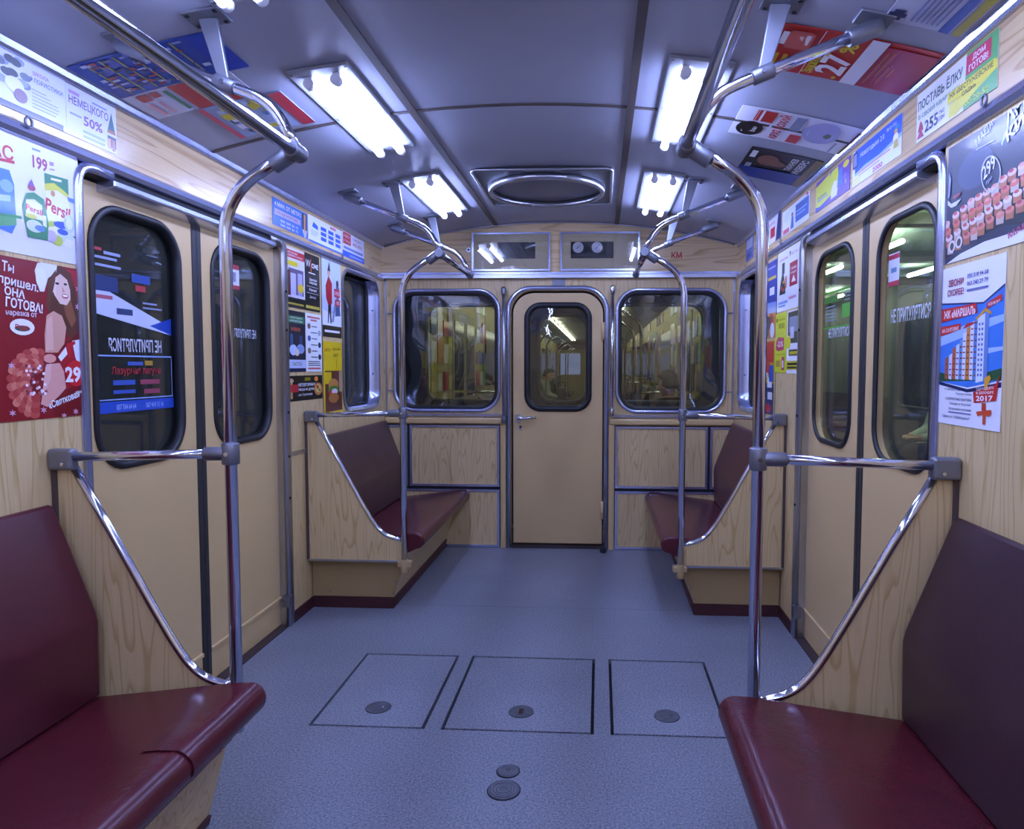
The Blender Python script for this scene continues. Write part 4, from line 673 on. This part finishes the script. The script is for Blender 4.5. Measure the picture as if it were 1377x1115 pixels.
# display boxes
GREYB = mat('display_backing', '#c4b494', .4)
for k, (a, b, lab) in enumerate(((-.572, -.045, 'framed glass display with dark blank screen, left of centre above door'), (.021, .547, 'framed glass display with two round gauges above the end door'))):
    t = thing('display_box', lab, 'display box', ((a+b)/2, FY, 1.885), 'glazed boxes above the end door')
    z0, z1 = 1.888, 2.143
    d0, d1 = (-.398, -.146) if k == 0 else (.09, .374)
    m = MB(); plate(m, [(a, z0), (b, z0), (b, z1), (a, z1)], [[(d0, 1.970), (d1, 1.970), (d1, 2.08), (d0, 2.08)]], PY(FY), -.010, -.001); m.build('backing', GREYB, t)
    sc = bx('screen', d0, d1, FY-.004, FY-.0008, 1.970, 2.08, mat('blank_screen', (.012, .014, .022), .3), t)
    if k:
        for cx, an in ((.139, .7), (.265, .9)):
            m = MB(); plate(m, circle(cx, 2.043, .036, 24), [], PY(FY), -.0065, -.0035); g_ = m.build('gauge', mat('gauge_face', (.6, .6, .66), .4), sc)
            m = MB(); m.add([(cx+q*math.cos(an)*.028-w_*math.sin(an), FY-.0075, 2.043+q*math.sin(an)*.028+w_*math.cos(an)) for q, w_ in ((-.5, -.002), (1, -.001), (1, .001), (-.5, .002))], [(0, 1, 2, 3)]); nd = m.build('needle', DARK, t)
    m = MB(); m.box(a+.008, b-.008, FY-.0135, FY-.0115, z0+.008, z1-.008); m.build('pane', GL_BOX, t)
    m = MB(); m.box(a, b, FY-.018, FY-.0105, z0, z0+.012); m.box(a, b, FY-.018, FY-.0105, z1-.012, z1); m.box(a, a+.012, FY-.018, FY-.0105, z0+.012, z1-.012); m.box(b-.012, b, FY-.018, FY-.0105, z0+.012, z1-.012); m.build('frame', ALUB, t)
# end windows
for k, (a, b) in enumerate(WINS):
    t = thing('window_%d' % (3+k), 'rounded metal framed window in end wall %s of the door' % ('left', 'right')[k], None, ((a+b)/2, D, EZ0), kind='structure')
    m = MB(); sweep(m, [(x, D-.004, z) for x, z in rrect(a+.011, b-.011, EZ0+.011, EZ1-.011, .14, 10)], [(-.013, -.006), (.012, -.006), (.013, .004), (.006, .012), (-.006, .012), (-.013, .004)], (0, -1, 0), True); m.build('window_frame', ALUB, t)
    m = MB(); sweep(m, [(x, D+.02, z) for x, z in rrect(a+.03, b-.03, EZ0+.03, EZ1-.03, .125, 10)], [(-.014, -.03), (.014, -.03), (.016, .02), (-.010, .03)], (0, -1, 0), True); m.build('gasket', RUB, t)
    m = MB(); plate(m, rrect(a+.03, b-.03, EZ0+.03, EZ1-.03, .125), [], PY(D), .030, .035); m.build('pane', GL_END, t)
# end door
tr = thing('trim_7', 'rounded metal frame of the end door', None, (0, D, 0), kind='structure')
path = [(x, D-.004, z) for x, z in [(-.335, 0.0)]+[(a, b) for a, b in reversed(rrect(-.335, .335, -1, 1.782, (.16, .16, 0, 0), 10)) if b > 0]+[(.335, 0.0)]]
m = MB(); sweep(m, path, [(-.015, -.006), (.015, -.006), (.016, .004), (.007, .014), (-.007, .014), (-.016, .004)], (0, -1, 0)); m.build('door_frame', ALUB, tr)
bx('threshold', -.318, .318, D-.01, D+.06, 0, .022, mat('threshold_dark', (.05, .03, .03), .6), tr)
dr = thing('door_5', 'cream end door with rounded black edged window and lever handle', None, (0, D, .03), kind='structure')
hole = rrect(-.205, .212, .965, 1.665, .09)
m = MB(); plate(m, rrect(-.302, .308, .034, 1.748, (.14, .14, .004, .004)), [hole], PY(D), .004, .040); m.build('leaf', CREAM, dr)
m = MB(); sweep(m, [(x, D+.004, z) for x, z in hole], [(-.020, -.03), (-.012, .012), (.0, .016), (.016, .012), (.022, .0), (.018, -.006)], (0, -1, 0), True); m.build('window_gasket', RUB, dr)
m = MB(); plate(m, rrect(-.2, .207, .97, 1.66, .085), [], PY(D), .022, .027); m.build('pane', GL_END, dr)
m = MB(); plate(m, rrect(-.286, -.248, .868, .925, .008), [], PY(D), -.002, .004); hp = m.build('handle_plate', ALU, dr)
m = MB(); tube(m, fillet([(-.266, D+.004, .9), (-.266, D-.045, .9), (-.14, D-.045, .905)], .02), .010); m.build('lever_handle', CHROME, dr)
m = MB(); plate(m, rrect(-.264, -.242, .815, .853, .01), [], PY(D), -.001, .004); kp = m.build('keyhole_plate', ALU, dr)
m = MB(); plate(m, circle(-.253, .838, .007, 12), [], PY(D), -.003, 0); m.build('keyhole', DARK, kp)
for z in (1.49, .27): m = MB(); tube(m, [(.309, D-.006, z-.06), (.309, D-.006, z+.06)], .011, 10); m.build('hinge', CREAM, dr)
for x, z0, z1, lab in ((-.36, .865, 1.785, 'dull vertical grab handle left of the end door'), (.37, .918, 1.792, 'shiny vertical grab handle right of the end door')):
    t = thing('handrail', lab, 'grab handle', (x, D, z0), 'grab handles beside the end door')
    mm = ALU if x < 0 else CHROME
    m = MB(); tube(m, [(x, D-.045, z0), (x, D-.045, z1)], .0125); m.build('grip', mm, t)
    for z in (z0+.025, z1-.03):
        m = MB(); tube(m, [(x, D-.045, z-.022), (x, D-.045, z+.022)], .0165); m.box(x-.012, x+.012, D-.045, D, z-.018, z+.018); m.build('bracket', mm if x > 0 else CAST, t, .003)

# ---------------------------------------------------------------- seats
CUSH = [(1.075, .285), (1.075, .352), (.90, .374), (.72, .398), (.68, .4035)]+[(.640+.042*math.cos(math.radians(a)), .3635+.042*math.sin(math.radians(a))) for a in range(80, 271, 19)]+[(.66, .310), (.72, .288)]
BACK = [(1.194, .862), (1.186, .882), (1.170, .872), (1.062, .588), (1.056, .56), (1.060, .354), (1.194, .354)]
def bench(s, y0, y1, lab, cols, endp):
    t = thing('bench_seat', lab, 'seat', (s*.9, (y0+y1)/2, 0), 'maroon bench seats along the walls')
    m = MB(); prism(m, [(s*x, z) for x, z in CUSH], y0, y1); cu = m.build('cushion', cols[0], t, .010, 3, auto=32)
    m = MB(); prism(m, [(s*x, z) for x, z in BACK], y0+.004, y1-.004); m.build('backrest', cols[1], t, .010, 3, auto=32)
    e = .035 if endp else 0; pz = .06 if endp else .03
    m = MB(); prism(m, [(s*1.19, .282), (s*.70, .282), (s*.768, pz), (s*1.19, pz)], y0+e, y1-.002); m.build('base_front', WOODV, t)
    m = MB(); prism(m, [(s*1.19, pz), (s*.760, pz), (s*.768, 0.0), (s*1.19, 0.0)], y0+e-.006, y1-.002); m.build('plinth', PLINTH, t, .003)
    if endp:
        m = MB(); prism(m, [(s*1.19, .278), (s*.702, .278), (s*.768, .062), (s*1.19, .062)], y0+e-.008, y0+e-.0005); ep = m.build('end_panel', CREAM2, t)
        for x, z in ((.755, .14), (.77, .085), (1.1, .09)): MB().box(s*x-.004, s*x+.004, y0+e-.011, y0+e-.007, z-.004, z+.004).build('screw', CAST, ep)
    else:
        m = MB(); prism(m, [(s*.712, .2805), (s*.695, .27), (s*.70, .24), (s*.73, .24)], y0, y1); m.build('edge_rail', PLINTH, t)
    return cu
MAR2 = mat('maroon_vinyl_back', (.085, .011, .02), .36, noise=.35, nscale=7, bump=.12, bscale=160)
BRN2 = mat('dark_brown_vinyl_back', (.05, .020, .026), .36, noise=.35, nscale=7, bump=.12, bscale=160)
cu = bench(-1, -1.0, Y1-.018, 'maroon bench seat with maroon back in left foreground', (SEATM, MAR2), False)
off = [(x, z) for x, z in CUSH[3:13]]
V = []; F = []
for j, y in enumerate((1.42, 1.47, 1.50, 1.54)):
    for (x, z) in off: V.append((-(x-.004*(1 if x < .66 else 0)), y+(.02*(x-.6)), z+(.0035 if z > .35 else -.002)+(.002 if j in (1, 2) else 0)))
n = len(off)
for j in range(3):
    for i in range(n-1): F.append((j*n+i, j*n+i+1, (j+1)*n+i+1, (j+1)*n+i))
m = MB(); m.add(V, F, 0, True); m.build('repair_patch', SEATM, cu)
bench(1, -1.0, Y1-.018, 'maroon bench seat with dark brown back in right foreground', (SEATM, BRN2), False)
bench(-1, Y2+.024, D-.022, 'short bench seat with grey brown back at left end', (SEATM, BACKM), True)
bench(1, Y2+.024, D-.022, 'short maroon bench seat at right end by the wall', (SEATM, MAR2), True)

# ---------------------------------------------------------------- partitions
CURVE = [(1.150, .99), (1.03, .775), (.93, .588), (.872, .487), (.838, .437), (.802, .402), (.757, .382), (.705, .372)]
def partition(s, y, lab):
    t = thing('seat_partition', lab, 'partition', (s*.95, y, .268), 'wooden seat end partitions')
    m = MB(); plate(m, [(s*x, z) for x, z in [(1.190, .268), (.700, .268), (.700, .372)]+CURVE[::-1]+[(1.190, .99)]], [], PY(y), 0, .018); m.build('panel', WOODV, t)
    m = MB(); tube(m, fillet([(s*x, y+.006, z) for x, z in CURVE], .06, 3), .0115); m.build('edge_tube', CHROME, t)
    bx('bottom_strip', s*1.190, s*.690, y-.004, y+.022, .258, .2685, ALU, t)
    bx('front_post', s*.690, s*.700, y-.002, y+.02, .2685, .372, ALU, t)
    bx('wall_channel', s*1.196, s*1.184, y-.008, y+.019, .2685, .985, mat('wall_channel_dark', (.10, .07, .065), .5, .3), t)
for s, a in ((-1, 'left'), (1, 'right')):
    partition(s, Y1+.008, 'wood grain partition with slanted chrome edge at near %s seat' % a)
    partition(s, Y2+.004, 'wood grain partition with slanted chrome edge at far %s seat' % a)

# ---------------------------------------------------------------- grab rails
def P3(s, y, pts): return [(s*x, y, z) for x, z in pts]
def grab(s, Y, ends, tubeY, lab):
    t = thing('grab_rail', lab, 'grab rail', (s*.6935, Y, .26), 'chrome pole and overhead rail sets')
    m = MB(); tube(m, fillet(P3(s, Y, [(.6935, .255), (.6935, 1.690), (.515, 1.805)]), .13, 10), .016, 14); m.build('pole', CHROME, t)
    m = MB(); tube(m, [(s*.500, tubeY[0], 1.803), (s*.500, tubeY[1], 1.803)], .0165, 14); m.build('overhead_tube', CHROME, t)
    def sleeve(name, a, b, r, mm=CAST, par=t):
        m = MB(); tube(m, [a, b], r, 14); return m.build(name, mm, par, .003)
    for Ye, main in ends:
        if main:
            j = sleeve('tee_joint', (s*.500, Ye-.035, 1.803), (s*.500, Ye+.03, 1.803), .0225)
            sleeve('tee_sleeve', (s*.515, Ye, 1.797), (s*.562, Ye, 1.766), .0215, CAST, j)
            m = MB(); tube(m, [(s*.5, Ye-.005, 1.824), (s*.5, Ye-.005, 1.828)], .006, 8); m.build('screw', CHROME, j)
        else: sleeve('end_joint', (s*.500, Ye-.022, 1.803), (s*.500, Ye+.03, 1.803), .0215)
        arcp = fillet(P3(s, Ye+.012, [(.503, 1.812), (.560, 1.930), (.690, 1.982), (.93, 2.076)]), [.10, .03], 8)
        m = MB(); tube(m, arcp, .0145, 12); m.build('bent_tube', CHROME, t)
        cl = sleeve('clamp', (s*.662, Ye+.012, 1.971), (s*.715, Ye+.012, 1.992), .0195)
        m = MB(); tube(m, [(s*.688, Ye-.005, 1.982), (s*.688, Ye-.011, 1.982)], .006, 8); m.build('bolt', CHROME, cl)
        zt = zc(.735)
        V = []
        for x, z, hw in ((.690, 1.995, .012), (.733, zt-.006, .028)):
            V += [(s*(x-.004), Ye+.014-hw, z), (s*(x+.004), Ye+.014-hw, z), (s*(x+.004), Ye+.014+hw, z), (s*(x-.004), Ye+.014+hw, z)]
        # strap is wide across the car
        V = []
        for x, z, hw in ((.690, 1.985, .014), (.730, zt-.006, .026)):
            V += [(s*(x-hw), Ye+.006, z), (s*(x+hw), Ye+.006, z), (s*(x+hw), Ye+.018, z), (s*(x-hw), Ye+.018, z)]
        m = MB(); m.add(V, [(0, 1, 2, 3), (7, 6, 5, 4), (0, 4, 5, 1), (1, 5, 6, 2), (2, 6, 7, 3), (3, 7, 4, 0)]); hg = m.build('strap_hanger', STEELP, t, .003)
        V = []
        for x in (.685, .782):
            for y in (Ye-.03, Ye+.05):
                for dz in (-.007, .001): V.append((s*x, y, zc(x)+dz))
        m = MB(); m.add(V, [(0, 1, 3, 2), (4, 6, 7, 5), (0, 4, 5, 1), (2, 3, 7, 6), (0, 2, 6, 4), (1, 5, 7, 3)]); m.build('mounting_plate', CAST, hg, .002)
        for x in (.697, .77):
            for y in (Ye-.018, Ye+.038): MB().box(s*x-.005, s*x+.005, y-.005, y+.005, zc(x)-.010, zc(x)-.006).build('bolt', DARK, hg)
        cb = sleeve('ceiling_socket', (s*.895, Ye+.012, 2.061), (s*.975, Ye+.012, 2.092), .0215)
        V = []
        for x in (.915, 1.0):
            for y in (Ye-.022, Ye+.046):
                for dz in (-.008, .001): V.append((s*x, y, zc(x)+dz))
        m = MB(); m.add(V, [(0, 1, 3, 2), (4, 6, 7, 5), (0, 4, 5, 1), (2, 3, 7, 6), (0, 2, 6, 4), (1, 5, 7, 3)]); m.build('socket_plate', CAST, cb, .003)
    m = MB(); tube(m, [(s*.70, Y, 1.017), (s*1.17, Y, 1.003)], .0125, 14); m.build('cross_rail', CHROME, t)
    j = sleeve('pole_joint', (s*.6935, Y, .988), (s*.6935, Y, 1.045), .0225)
    sleeve('rail_sleeve', (s*.70, Y, 1.017), (s*.765, Y, 1.015), .0185, CAST, j)
    m = MB(); tube(m, [(s*.6935, Y-.021, 1.017), (s*.6935, Y-.026, 1.017)], .006, 8); m.build('bolt', CHROME, j)
    m = MB(); m.box(s*1.125, s*1.195, Y-.016, Y+.016, .968, 1.026); wb = m.build('wall_bracket', CAST, t, .009, 3)
    m = MB(); tube(m, [(s*1.15, Y-.015, .985), (s*1.15, Y-.019, .985)], .005, 8); m.build('bolt', CHROME, wb)
    if Y > 3:
        m = MB(); m.box(s*.655, s*.725, Y-.018, Y+.02, .238, .268); tube(m, [(s*.6935, Y, .205), (s*.6935, Y, .275)], .021, 12); m.build('foot_clamp', BEIGECL, t, .004)
for s, a in ((-1, 'left'), (1, 'right')):
    grab(s, Y1, [(Y1, True)], (-1.6, Y1+.02), 'chrome pole with curved top and long overhead rail, near %s' % a)
    grab(s, Y2, [(Y2, True), (4.17, False)], (Y2-.02, 4.19), 'chrome pole with curved top and short overhead rail, far %s' % a)

# ---------------------------------------------------------------- rear of this car (behind the viewer)
wr = thing('wall_rear', 'plain wood laminate wall closing the car behind the viewer', None, (0, YB, 0), kind='structure')
bx('wall_panel', -1.32, 1.32, YB-.06, YB, 0, 2.24, WOODV, wr)

# ---------------------------------------------------------------- next car seen through the end windows
NY0, NY1 = 5.42, 24.6
nc = thing('metro_car', 'next metro car with yellowish walls seen through the end windows', 'train car', (0, NY0, 0))
NW = mat('next_car_wall', '#aaa060', .5, noise=.25, nscale=3); NWD = mat('next_car_door', '#8a8a70', .45); NCE = mat('next_car_ceiling', '#8d8f80', .5)
NGL = mat('next_car_dark_window', (.02, .025, .03), .15); NLAMP = mat('next_car_lamp', (1, 1, 1), .5, emit=(NEXT_COL, NEXT_POW*4))
m = MB(); plate(m, [(-1.3, .0), (1.3, .0), (1.3, 2.2), (-1.3, 2.2)], [rrect(-1.08, -.39, .98, 1.73, .12), rrect(.39, 1.08, .98, 1.73, .12), rrect(-.19, .19, .98, 1.65, .09)], PY(NY0), 0, .06); m.build('near_end_wall', mat('car_outside_paint', (.02, .03, .07), .4), nc)
m = MB(); plate(m, [(-1.3, .0), (1.3, .0), (1.3, 2.2), (-1.3, 2.2)], [rrect(-1.1, -.41, .96, 1.75, .12), rrect(.41, 1.1, .96, 1.75, .12), rrect(-.2, .2, .96, 1.67, .09)], PY(NY0+.061), 0, .01); m.build('near_end_lining', NW, nc)
for a, b, z0, z1 in ((-1.08, -.39, .98, 1.73), (.39, 1.08, .98, 1.73), (-.19, .19, .98, 1.65)):
    m = MB(); sweep(m, [(x, NY0-.005, z) for x, z in rrect(a, b, z0, z1, .11)], circ(.014, 6), (0, -1, 0), True); m.build('window_rim', mat('dull_rim', (.12, .12, .12), .5, .6), nc)
bx('floor_plate', -1.3, 1.3, NY0+.08, NY1, -.05, 0, mat('next_car_floor', '#6c6c60', .5), nc)
bx('far_end_wall', -1.3, 1.3, NY1, NY1+.06, 0, 2.2, NW, nc)
for a, b in ((-1.12, -.40), (.40, 1.12), (-.22, .22)): 
    w_ = bx('far_window', a, b, NY1-.02, NY1, .98, 1.72, mat('far_window_glow', (.1, .12, .2), .2, emit=((.25, .3, .6), .35)), nc)
bx('far_fascia', -1.2, 1.2, NY1-.03, NY1, 1.85, 2.15, mat('far_fascia_red', '#6a3830', .5), nc)
m = MB(); N_ = 10
V = []; F = []
for i in range(N_+1):
    x = -1.25+2.5*i/N_; z = 2.215-.161*(x/W)**2; V += [(x, NY0+.08, z), (x, NY1, z)]
for i in range(N_): F.append((2*i, 2*i+1, 2*i+3, 2*i+2))
m.add(V, F, 0, True); m.build('roof_lining', NCE, nc)
random.seed(11)
PC = ['#c8c030', '#b03038', '#3858b0', '#d8d4c8', '#4a9048', '#d08a30', '#6a4a90', '#e0e0d8']
for s in (-1, 1):
    bx('side_wall', s*1.2, s*1.26, NY0+.08, NY1, 0, 2.1, NW, nc)
    y = NY0+1.5
    while y < NY1-1.6:
        for k in range(2):
            d_ = bx('side_door', s*1.19, s*1.2, y+k*.63, y+k*.63+.61, .02, 1.82, NWD, nc)
            bx('door_window', s*1.184, s*1.19, y+k*.63+.09, y+k*.63+.53, .93, 1.72, NGL, d_)
        p_ = MB(); tube(p_, fillet([(s*.69, y-.1, .3), (s*.69, y-.1, 1.69), (s*.5, y-.1, 1.8)], .13, 5), .016, 8); p_.build('pole', CHROME, nc)
        p_ = MB(); tube(p_, [(s*.69, y-.1, 1.0), (s*1.19, y-.1, 1.0)], .013, 8); p_.build('cross_rail', CHROME, nc)
        p_ = MB(); tube(p_, fillet([(s*.69, y+1.36, .3), (s*.69, y+1.36, 1.69), (s*.5, y+1.36, 1.8)], .13, 5), .016, 8); p_.build('pole', CHROME, nc)
        L_ = 2.9
        if y+1.4+L_ < NY1: 
            m = MB(); prism(m, [(s*x, z) for x, z in CUSH], y+1.45, y+1.35+L_); m.build('seat', SEATM, nc)
            m = MB(); prism(m, [(s*x, z) for x, z in BACK], y+1.45, y+1.35+L_); m.build('seat_back', BACKM, nc)
            p_ = MB(); tube(p_, [(s*.5, y+1.36, 1.8), (s*.5, y+1.35+L_, 1.8)], .016, 8); p_.build('overhead_tube', CHROME, nc)
            bx('side_window', s*1.186, s*1.2, y+2.0, y+3.4, 1.0, 1.72, NGL, nc)
        for q in (-1.15, -.9, -.65, -.4, -.2, 1.36, 1.55, 1.8, 3.5, 3.75, 4.0):
            for z_ in (1.02, 1.28, 1.54, 1.9):
                yy = y+q
                if NY0+.2 < yy < NY1-.4: bx('advert', s*1.19, s*1.2, yy, yy+random.uniform(.14, .26), z_, z_+random.uniform(.14, .28 if z_ < 1.8 else .15), ink(random.choice(PC)), nc)
        y += 4.35
    bx('seat', s*.62, s*1.19, NY0+.1, NY0+1.3, .28, .41, SEATM, nc)
    y = NY0+.4
    while y < NY1-.8:
        for x in (.545, .632):
            m = MB(); tube(m, [(s*x, y, 2.135), (s*x, y+.68, 2.135)], .0135, 8); m.build('lamp_tube', NLAMP, nc)
        y += 1.2

# ---------------------------------------------------------------- people in the next car
def person(loc, rotz, lab, top, legs, skinc, hairc, hat=None, bag=None):
    t = bpy.data.objects.new('person', None); COL.objects.link(t); t.location = loc; t.rotation_euler = (0, 0, rotz); tag(t, lab, 'person')
    J = dict(pel=(0, 0, .50), spi=(-.03, 0, .66), che=(-.02, 0, .84), nec=(.01, 0, .985), hd=(.045, 0, 1.06), ht=(.04, 0, 1.15),
        hl=(.04, .09, .49), kl=(.42, .12, .49), al=(.40, .11, .09), tl=(.54, .13, .05), hr=(.04, -.09, .49), kr=(.42, -.12, .49), ar=(.40, -.11, .09), tr=(.54, -.13, .05),
        sl=(-.02, .17, .90), el=(.04, .22, .66), wl=(.25, .10, .60), ml=(.31, .06, .60), sr=(-.02, -.17, .90), er=(.04, -.22, .66), wr=(.25, -.10, .60), mr=(.31, -.06, .60))
    E_ = [('pel', 'spi'), ('spi', 'che'), ('che', 'nec'), ('nec', 'hd'), ('hd', 'ht'), ('pel', 'hl'), ('hl', 'kl'), ('kl', 'al'), ('al', 'tl'), ('pel', 'hr'), ('hr', 'kr'), ('kr', 'ar'), ('ar', 'tr'),
        ('che', 'sl'), ('sl', 'el'), ('el', 'wl'), ('wl', 'ml'), ('che', 'sr'), ('sr', 'er'), ('er', 'wr'), ('wr', 'mr')]
    R = dict(pel=.15, spi=.145, che=.15, nec=.062, hd=.085, ht=.075, hl=.10, kl=.075, al=.05, tl=.045, sl=.085, el=.065, wl=.042, ml=.04); R.update({k[0]+'r': R[k] for k in ('hl', 'kl', 'al', 'tl', 'sl', 'el', 'wl', 'ml')})
    ks = list(J); me = bpy.data.meshes.new('body'); me.from_pydata([J[k] for k in ks], [(ks.index(a), ks.index(b)) for a, b in E_], [])
    o = bpy.data.objects.new('body', me); COL.objects.link(o)
    o.modifiers.new('skin', 'SKIN'); sub = o.modifiers.new('sub', 'SUBSURF'); sub.levels = sub.render_levels = 2
    sv_ = me.skin_vertices[0].data
    for i, k in enumerate(ks): sv_[i].radius = (R[k], R[k]); sv_[i].use_root = (k == 'pel')
    dg = bpy.context.evaluated_depsgraph_get(); nm = bpy.data.meshes.new_from_object(o.evaluated_get(dg)); bpy.data.objects.remove(o)
    nm.materials.clear()
    for mm in (top, legs, skinc, RUB): nm.materials.append(mm)
    for p in nm.polygons:
        c = p.center; p.use_smooth = True
        p.material_index = 2 if c.z > .98 else (3 if c.z < .1 else (1 if (c.z < .56 and (c.x > .12 or c.z < .46)) else (2 if c.x > .27 and c.z < .66 else 0)))
    b = bpy.data.objects.new('body', nm); COL.objects.link(b); b.parent = t
    def part(mb, name, mm):
        q = mb.build(name, mm); q.parent = t; return q
    m = MB(); V = []; F = []; a_, b_ = 12, 8
    for i in range(b_+1):
        th = math.pi*.62*i/b_
        for k in range(a_): ph = 2*math.pi*k/a_; V.append((.03+.105*math.sin(th)*math.cos(ph), .092*math.sin(th)*math.sin(ph), 1.125+.105*math.cos(th)-(.03 if math.cos(ph) < -.2 and th > 1.2 else 0)))
    for i in range(b_): F += [(i*a_+k, i*a_+(k+1) % a_, (i+1)*a_+(k+1) % a_, (i+1)*a_+k) for k in range(a_)]
    V = [(x if not (z < 1.15 and x > .06) else x-.07, y, z) for x, y, z in V]
    m.add(V, F, 0, True); part(m, 'hair' if not hat else 'hat', hat or hairc)
    m = MB(); m.add([(.125, -.012, 1.045), (.125, .012, 1.045), (.15, 0, 1.05), (.125, 0, 1.095)], [(0, 1, 2), (0, 2, 3), (1, 3, 2)]); part(m, 'nose', skinc)
    m = MB()
    for sy in (-1, 1): tube(m, [(.118, sy*.032-.008, 1.095), (.121, sy*.032+.008, 1.095)], .007, 6)
    part(m, 'eyes', DARK)
    m = MB()
    for sy in (-1, 1):
        for k in range(4): tube(m, [(.325, sy*(.075-.02*k), .605), (.365-.004*abs(k-1.5), sy*(.068-.02*k), .597), (.38-.008*abs(k-1.5), sy*(.062-.02*k), .575)], .0085, 6)
        tube(m, [(.30, sy*.095, .61), (.33, sy*.112, .605), (.352, sy*.108, .595)], .009, 6)
    part(m, 'fingers', skinc)
    return t
SK = mat('skin', '#c89a80', .5); HB = mat('brown_hair', '#3a2a20', .6)
person((-.87, 15.0, -.02), 0, 'person in pale jacket sitting in next car, seen through door window', mat('pale_jacket', '#9fb0a8', .7), mat('dark_trousers', '#20242c', .8), SK, HB)
person((-.87, 16.0, -.02), 0, 'person in dark clothes sitting beyond the pale jacket', mat('dark_coat', '#2c3038', .8), mat('dark_trousers', '#20242c', .8), SK, HB)
person((.92, 6.25, 0), math.pi*.78, 'dark silhouetted person with cap seen through right end window', mat('black_coat', '#14161a', .8), mat('dark_trousers', '#20242c', .8), SK, HB, hat=mat('dark_cap', '#1a1a1e', .8))
t = thing('handbag', 'black bag on lap of the person in pale jacket', 'bag', (-.55, 14.93, .52))
m = MB(); m.box(-.62, -.44, 14.86, 15.02, .53, .80); m.build('bag_body', RUB, t, .03, 3)
m = MB(); tube(m, fillet([(-.6, 14.94, .79), (-.6, 14.94, .92), (-.46, 14.94, .92), (-.46, 14.94, .79)], .06), .01, 6); m.build('strap', RUB, t)

# ---------------------------------------------------------------- train on the adjoining track, seen through the right door windows
AT = thing('neighbour_train', 'lit train on next track seen through the right door windows', 'train', (2.8, 8, 0))
AW = mat('other_train_wall', '#6c6a5c', .5); AC = mat('other_train_ceiling', '#c4d8c4', .5); ALAMP = mat('other_train_lamp', (1, 1, 1), .5, emit=((.9, 1.0, .92), 14))
AX0, AX1, AY0, AY1 = 1.78, 3.9, 2.2, 14.0
bx('floor_plate', AX0, AX1, AY0, AY1, -.05, 0, mat('next_car_floor', '#6c6c60', .5), AT)
bx('roof_lining', AX0, AX1, AY0, AY1, 2.24, 2.28, AC, AT)
for y in (4.6, 6.2, 7.8, 9.4, 11.0): bx('roof_beam', AX0, AX1, y, y+.12, 2.17, 2.24, AW, AT)
m = MB(); plate(m, [(AY0, 0), (AY1, 0), (AY1, 2.28), (AY0, 2.28)], [rrect(y, y+1.35, .72, 2.12, .1) for y in (2.4, 3.95, 5.5, 7.05, 8.6, 10.15, 11.7)], PX(AX0), -.04, 0); m.build('near_side_wall', mat('car_outside_paint', (.02, .03, .07), .4), AT)
bx('far_side_wall', AX1, AX1+.05, AY0, AY1, 0, 2.28, AW, AT)
for y in (3.1, 7.42, 11.6):
    d_ = MB(); plate(d_, rrect(y, y+1.2, .02, 2.12, .12), [], PX(AX1), -.03, 0); d_ = d_.build('side_door', mat('other_train_door', '#4a463c', .45), AT)
    m = MB(); plate(m, rrect(y+.12, y+1.08, .8, 1.85, .12), [], PX(AX1), -.036, -.031); m.build('door_window', NGL, d_)
    m = MB(); sweep(m, [(AX1-.04, a, b) for a, b in rrect(y+.12, y+1.08, .8, 1.85, .12)], circ(.018, 6), (1, 0, 0), True); m.build('window_rim', SEAL, d_)
for y0_, y1_ in ((4.5, 7.2), (8.9, 11.4)):
    bx('seat', AX1-.5, AX1-.02, y0_, y1_, .3, .42, SEATM, AT); bx('seat_back', AX1-.12, AX1-.02, y0_, y1_, .42, .88, BACKM, AT)
for x in (2.43, 3.3):
    y = 2.6
    while y < 13.2:
        m = MB(); tube(m, [(x, y, 2.15), (x, y+.65, 2.15)], .02, 8); m.build('lamp_tube', ALAMP, AT); y += 1.25
bx('end_wall', AX0, AX1, AY1, AY1+.05, 0, 2.28, AW, AT); bx('end_wall', AX0, AX1, AY0-.05, AY0, 0, 2.28, AW, AT)
person((3.62, 6.85, -.02), math.pi, 'person in pale green jacket in train seen through right window', mat('pale_green_jacket', '#b4bcac', .7), mat('dark_trousers', '#20242c', .8), SK, HB)
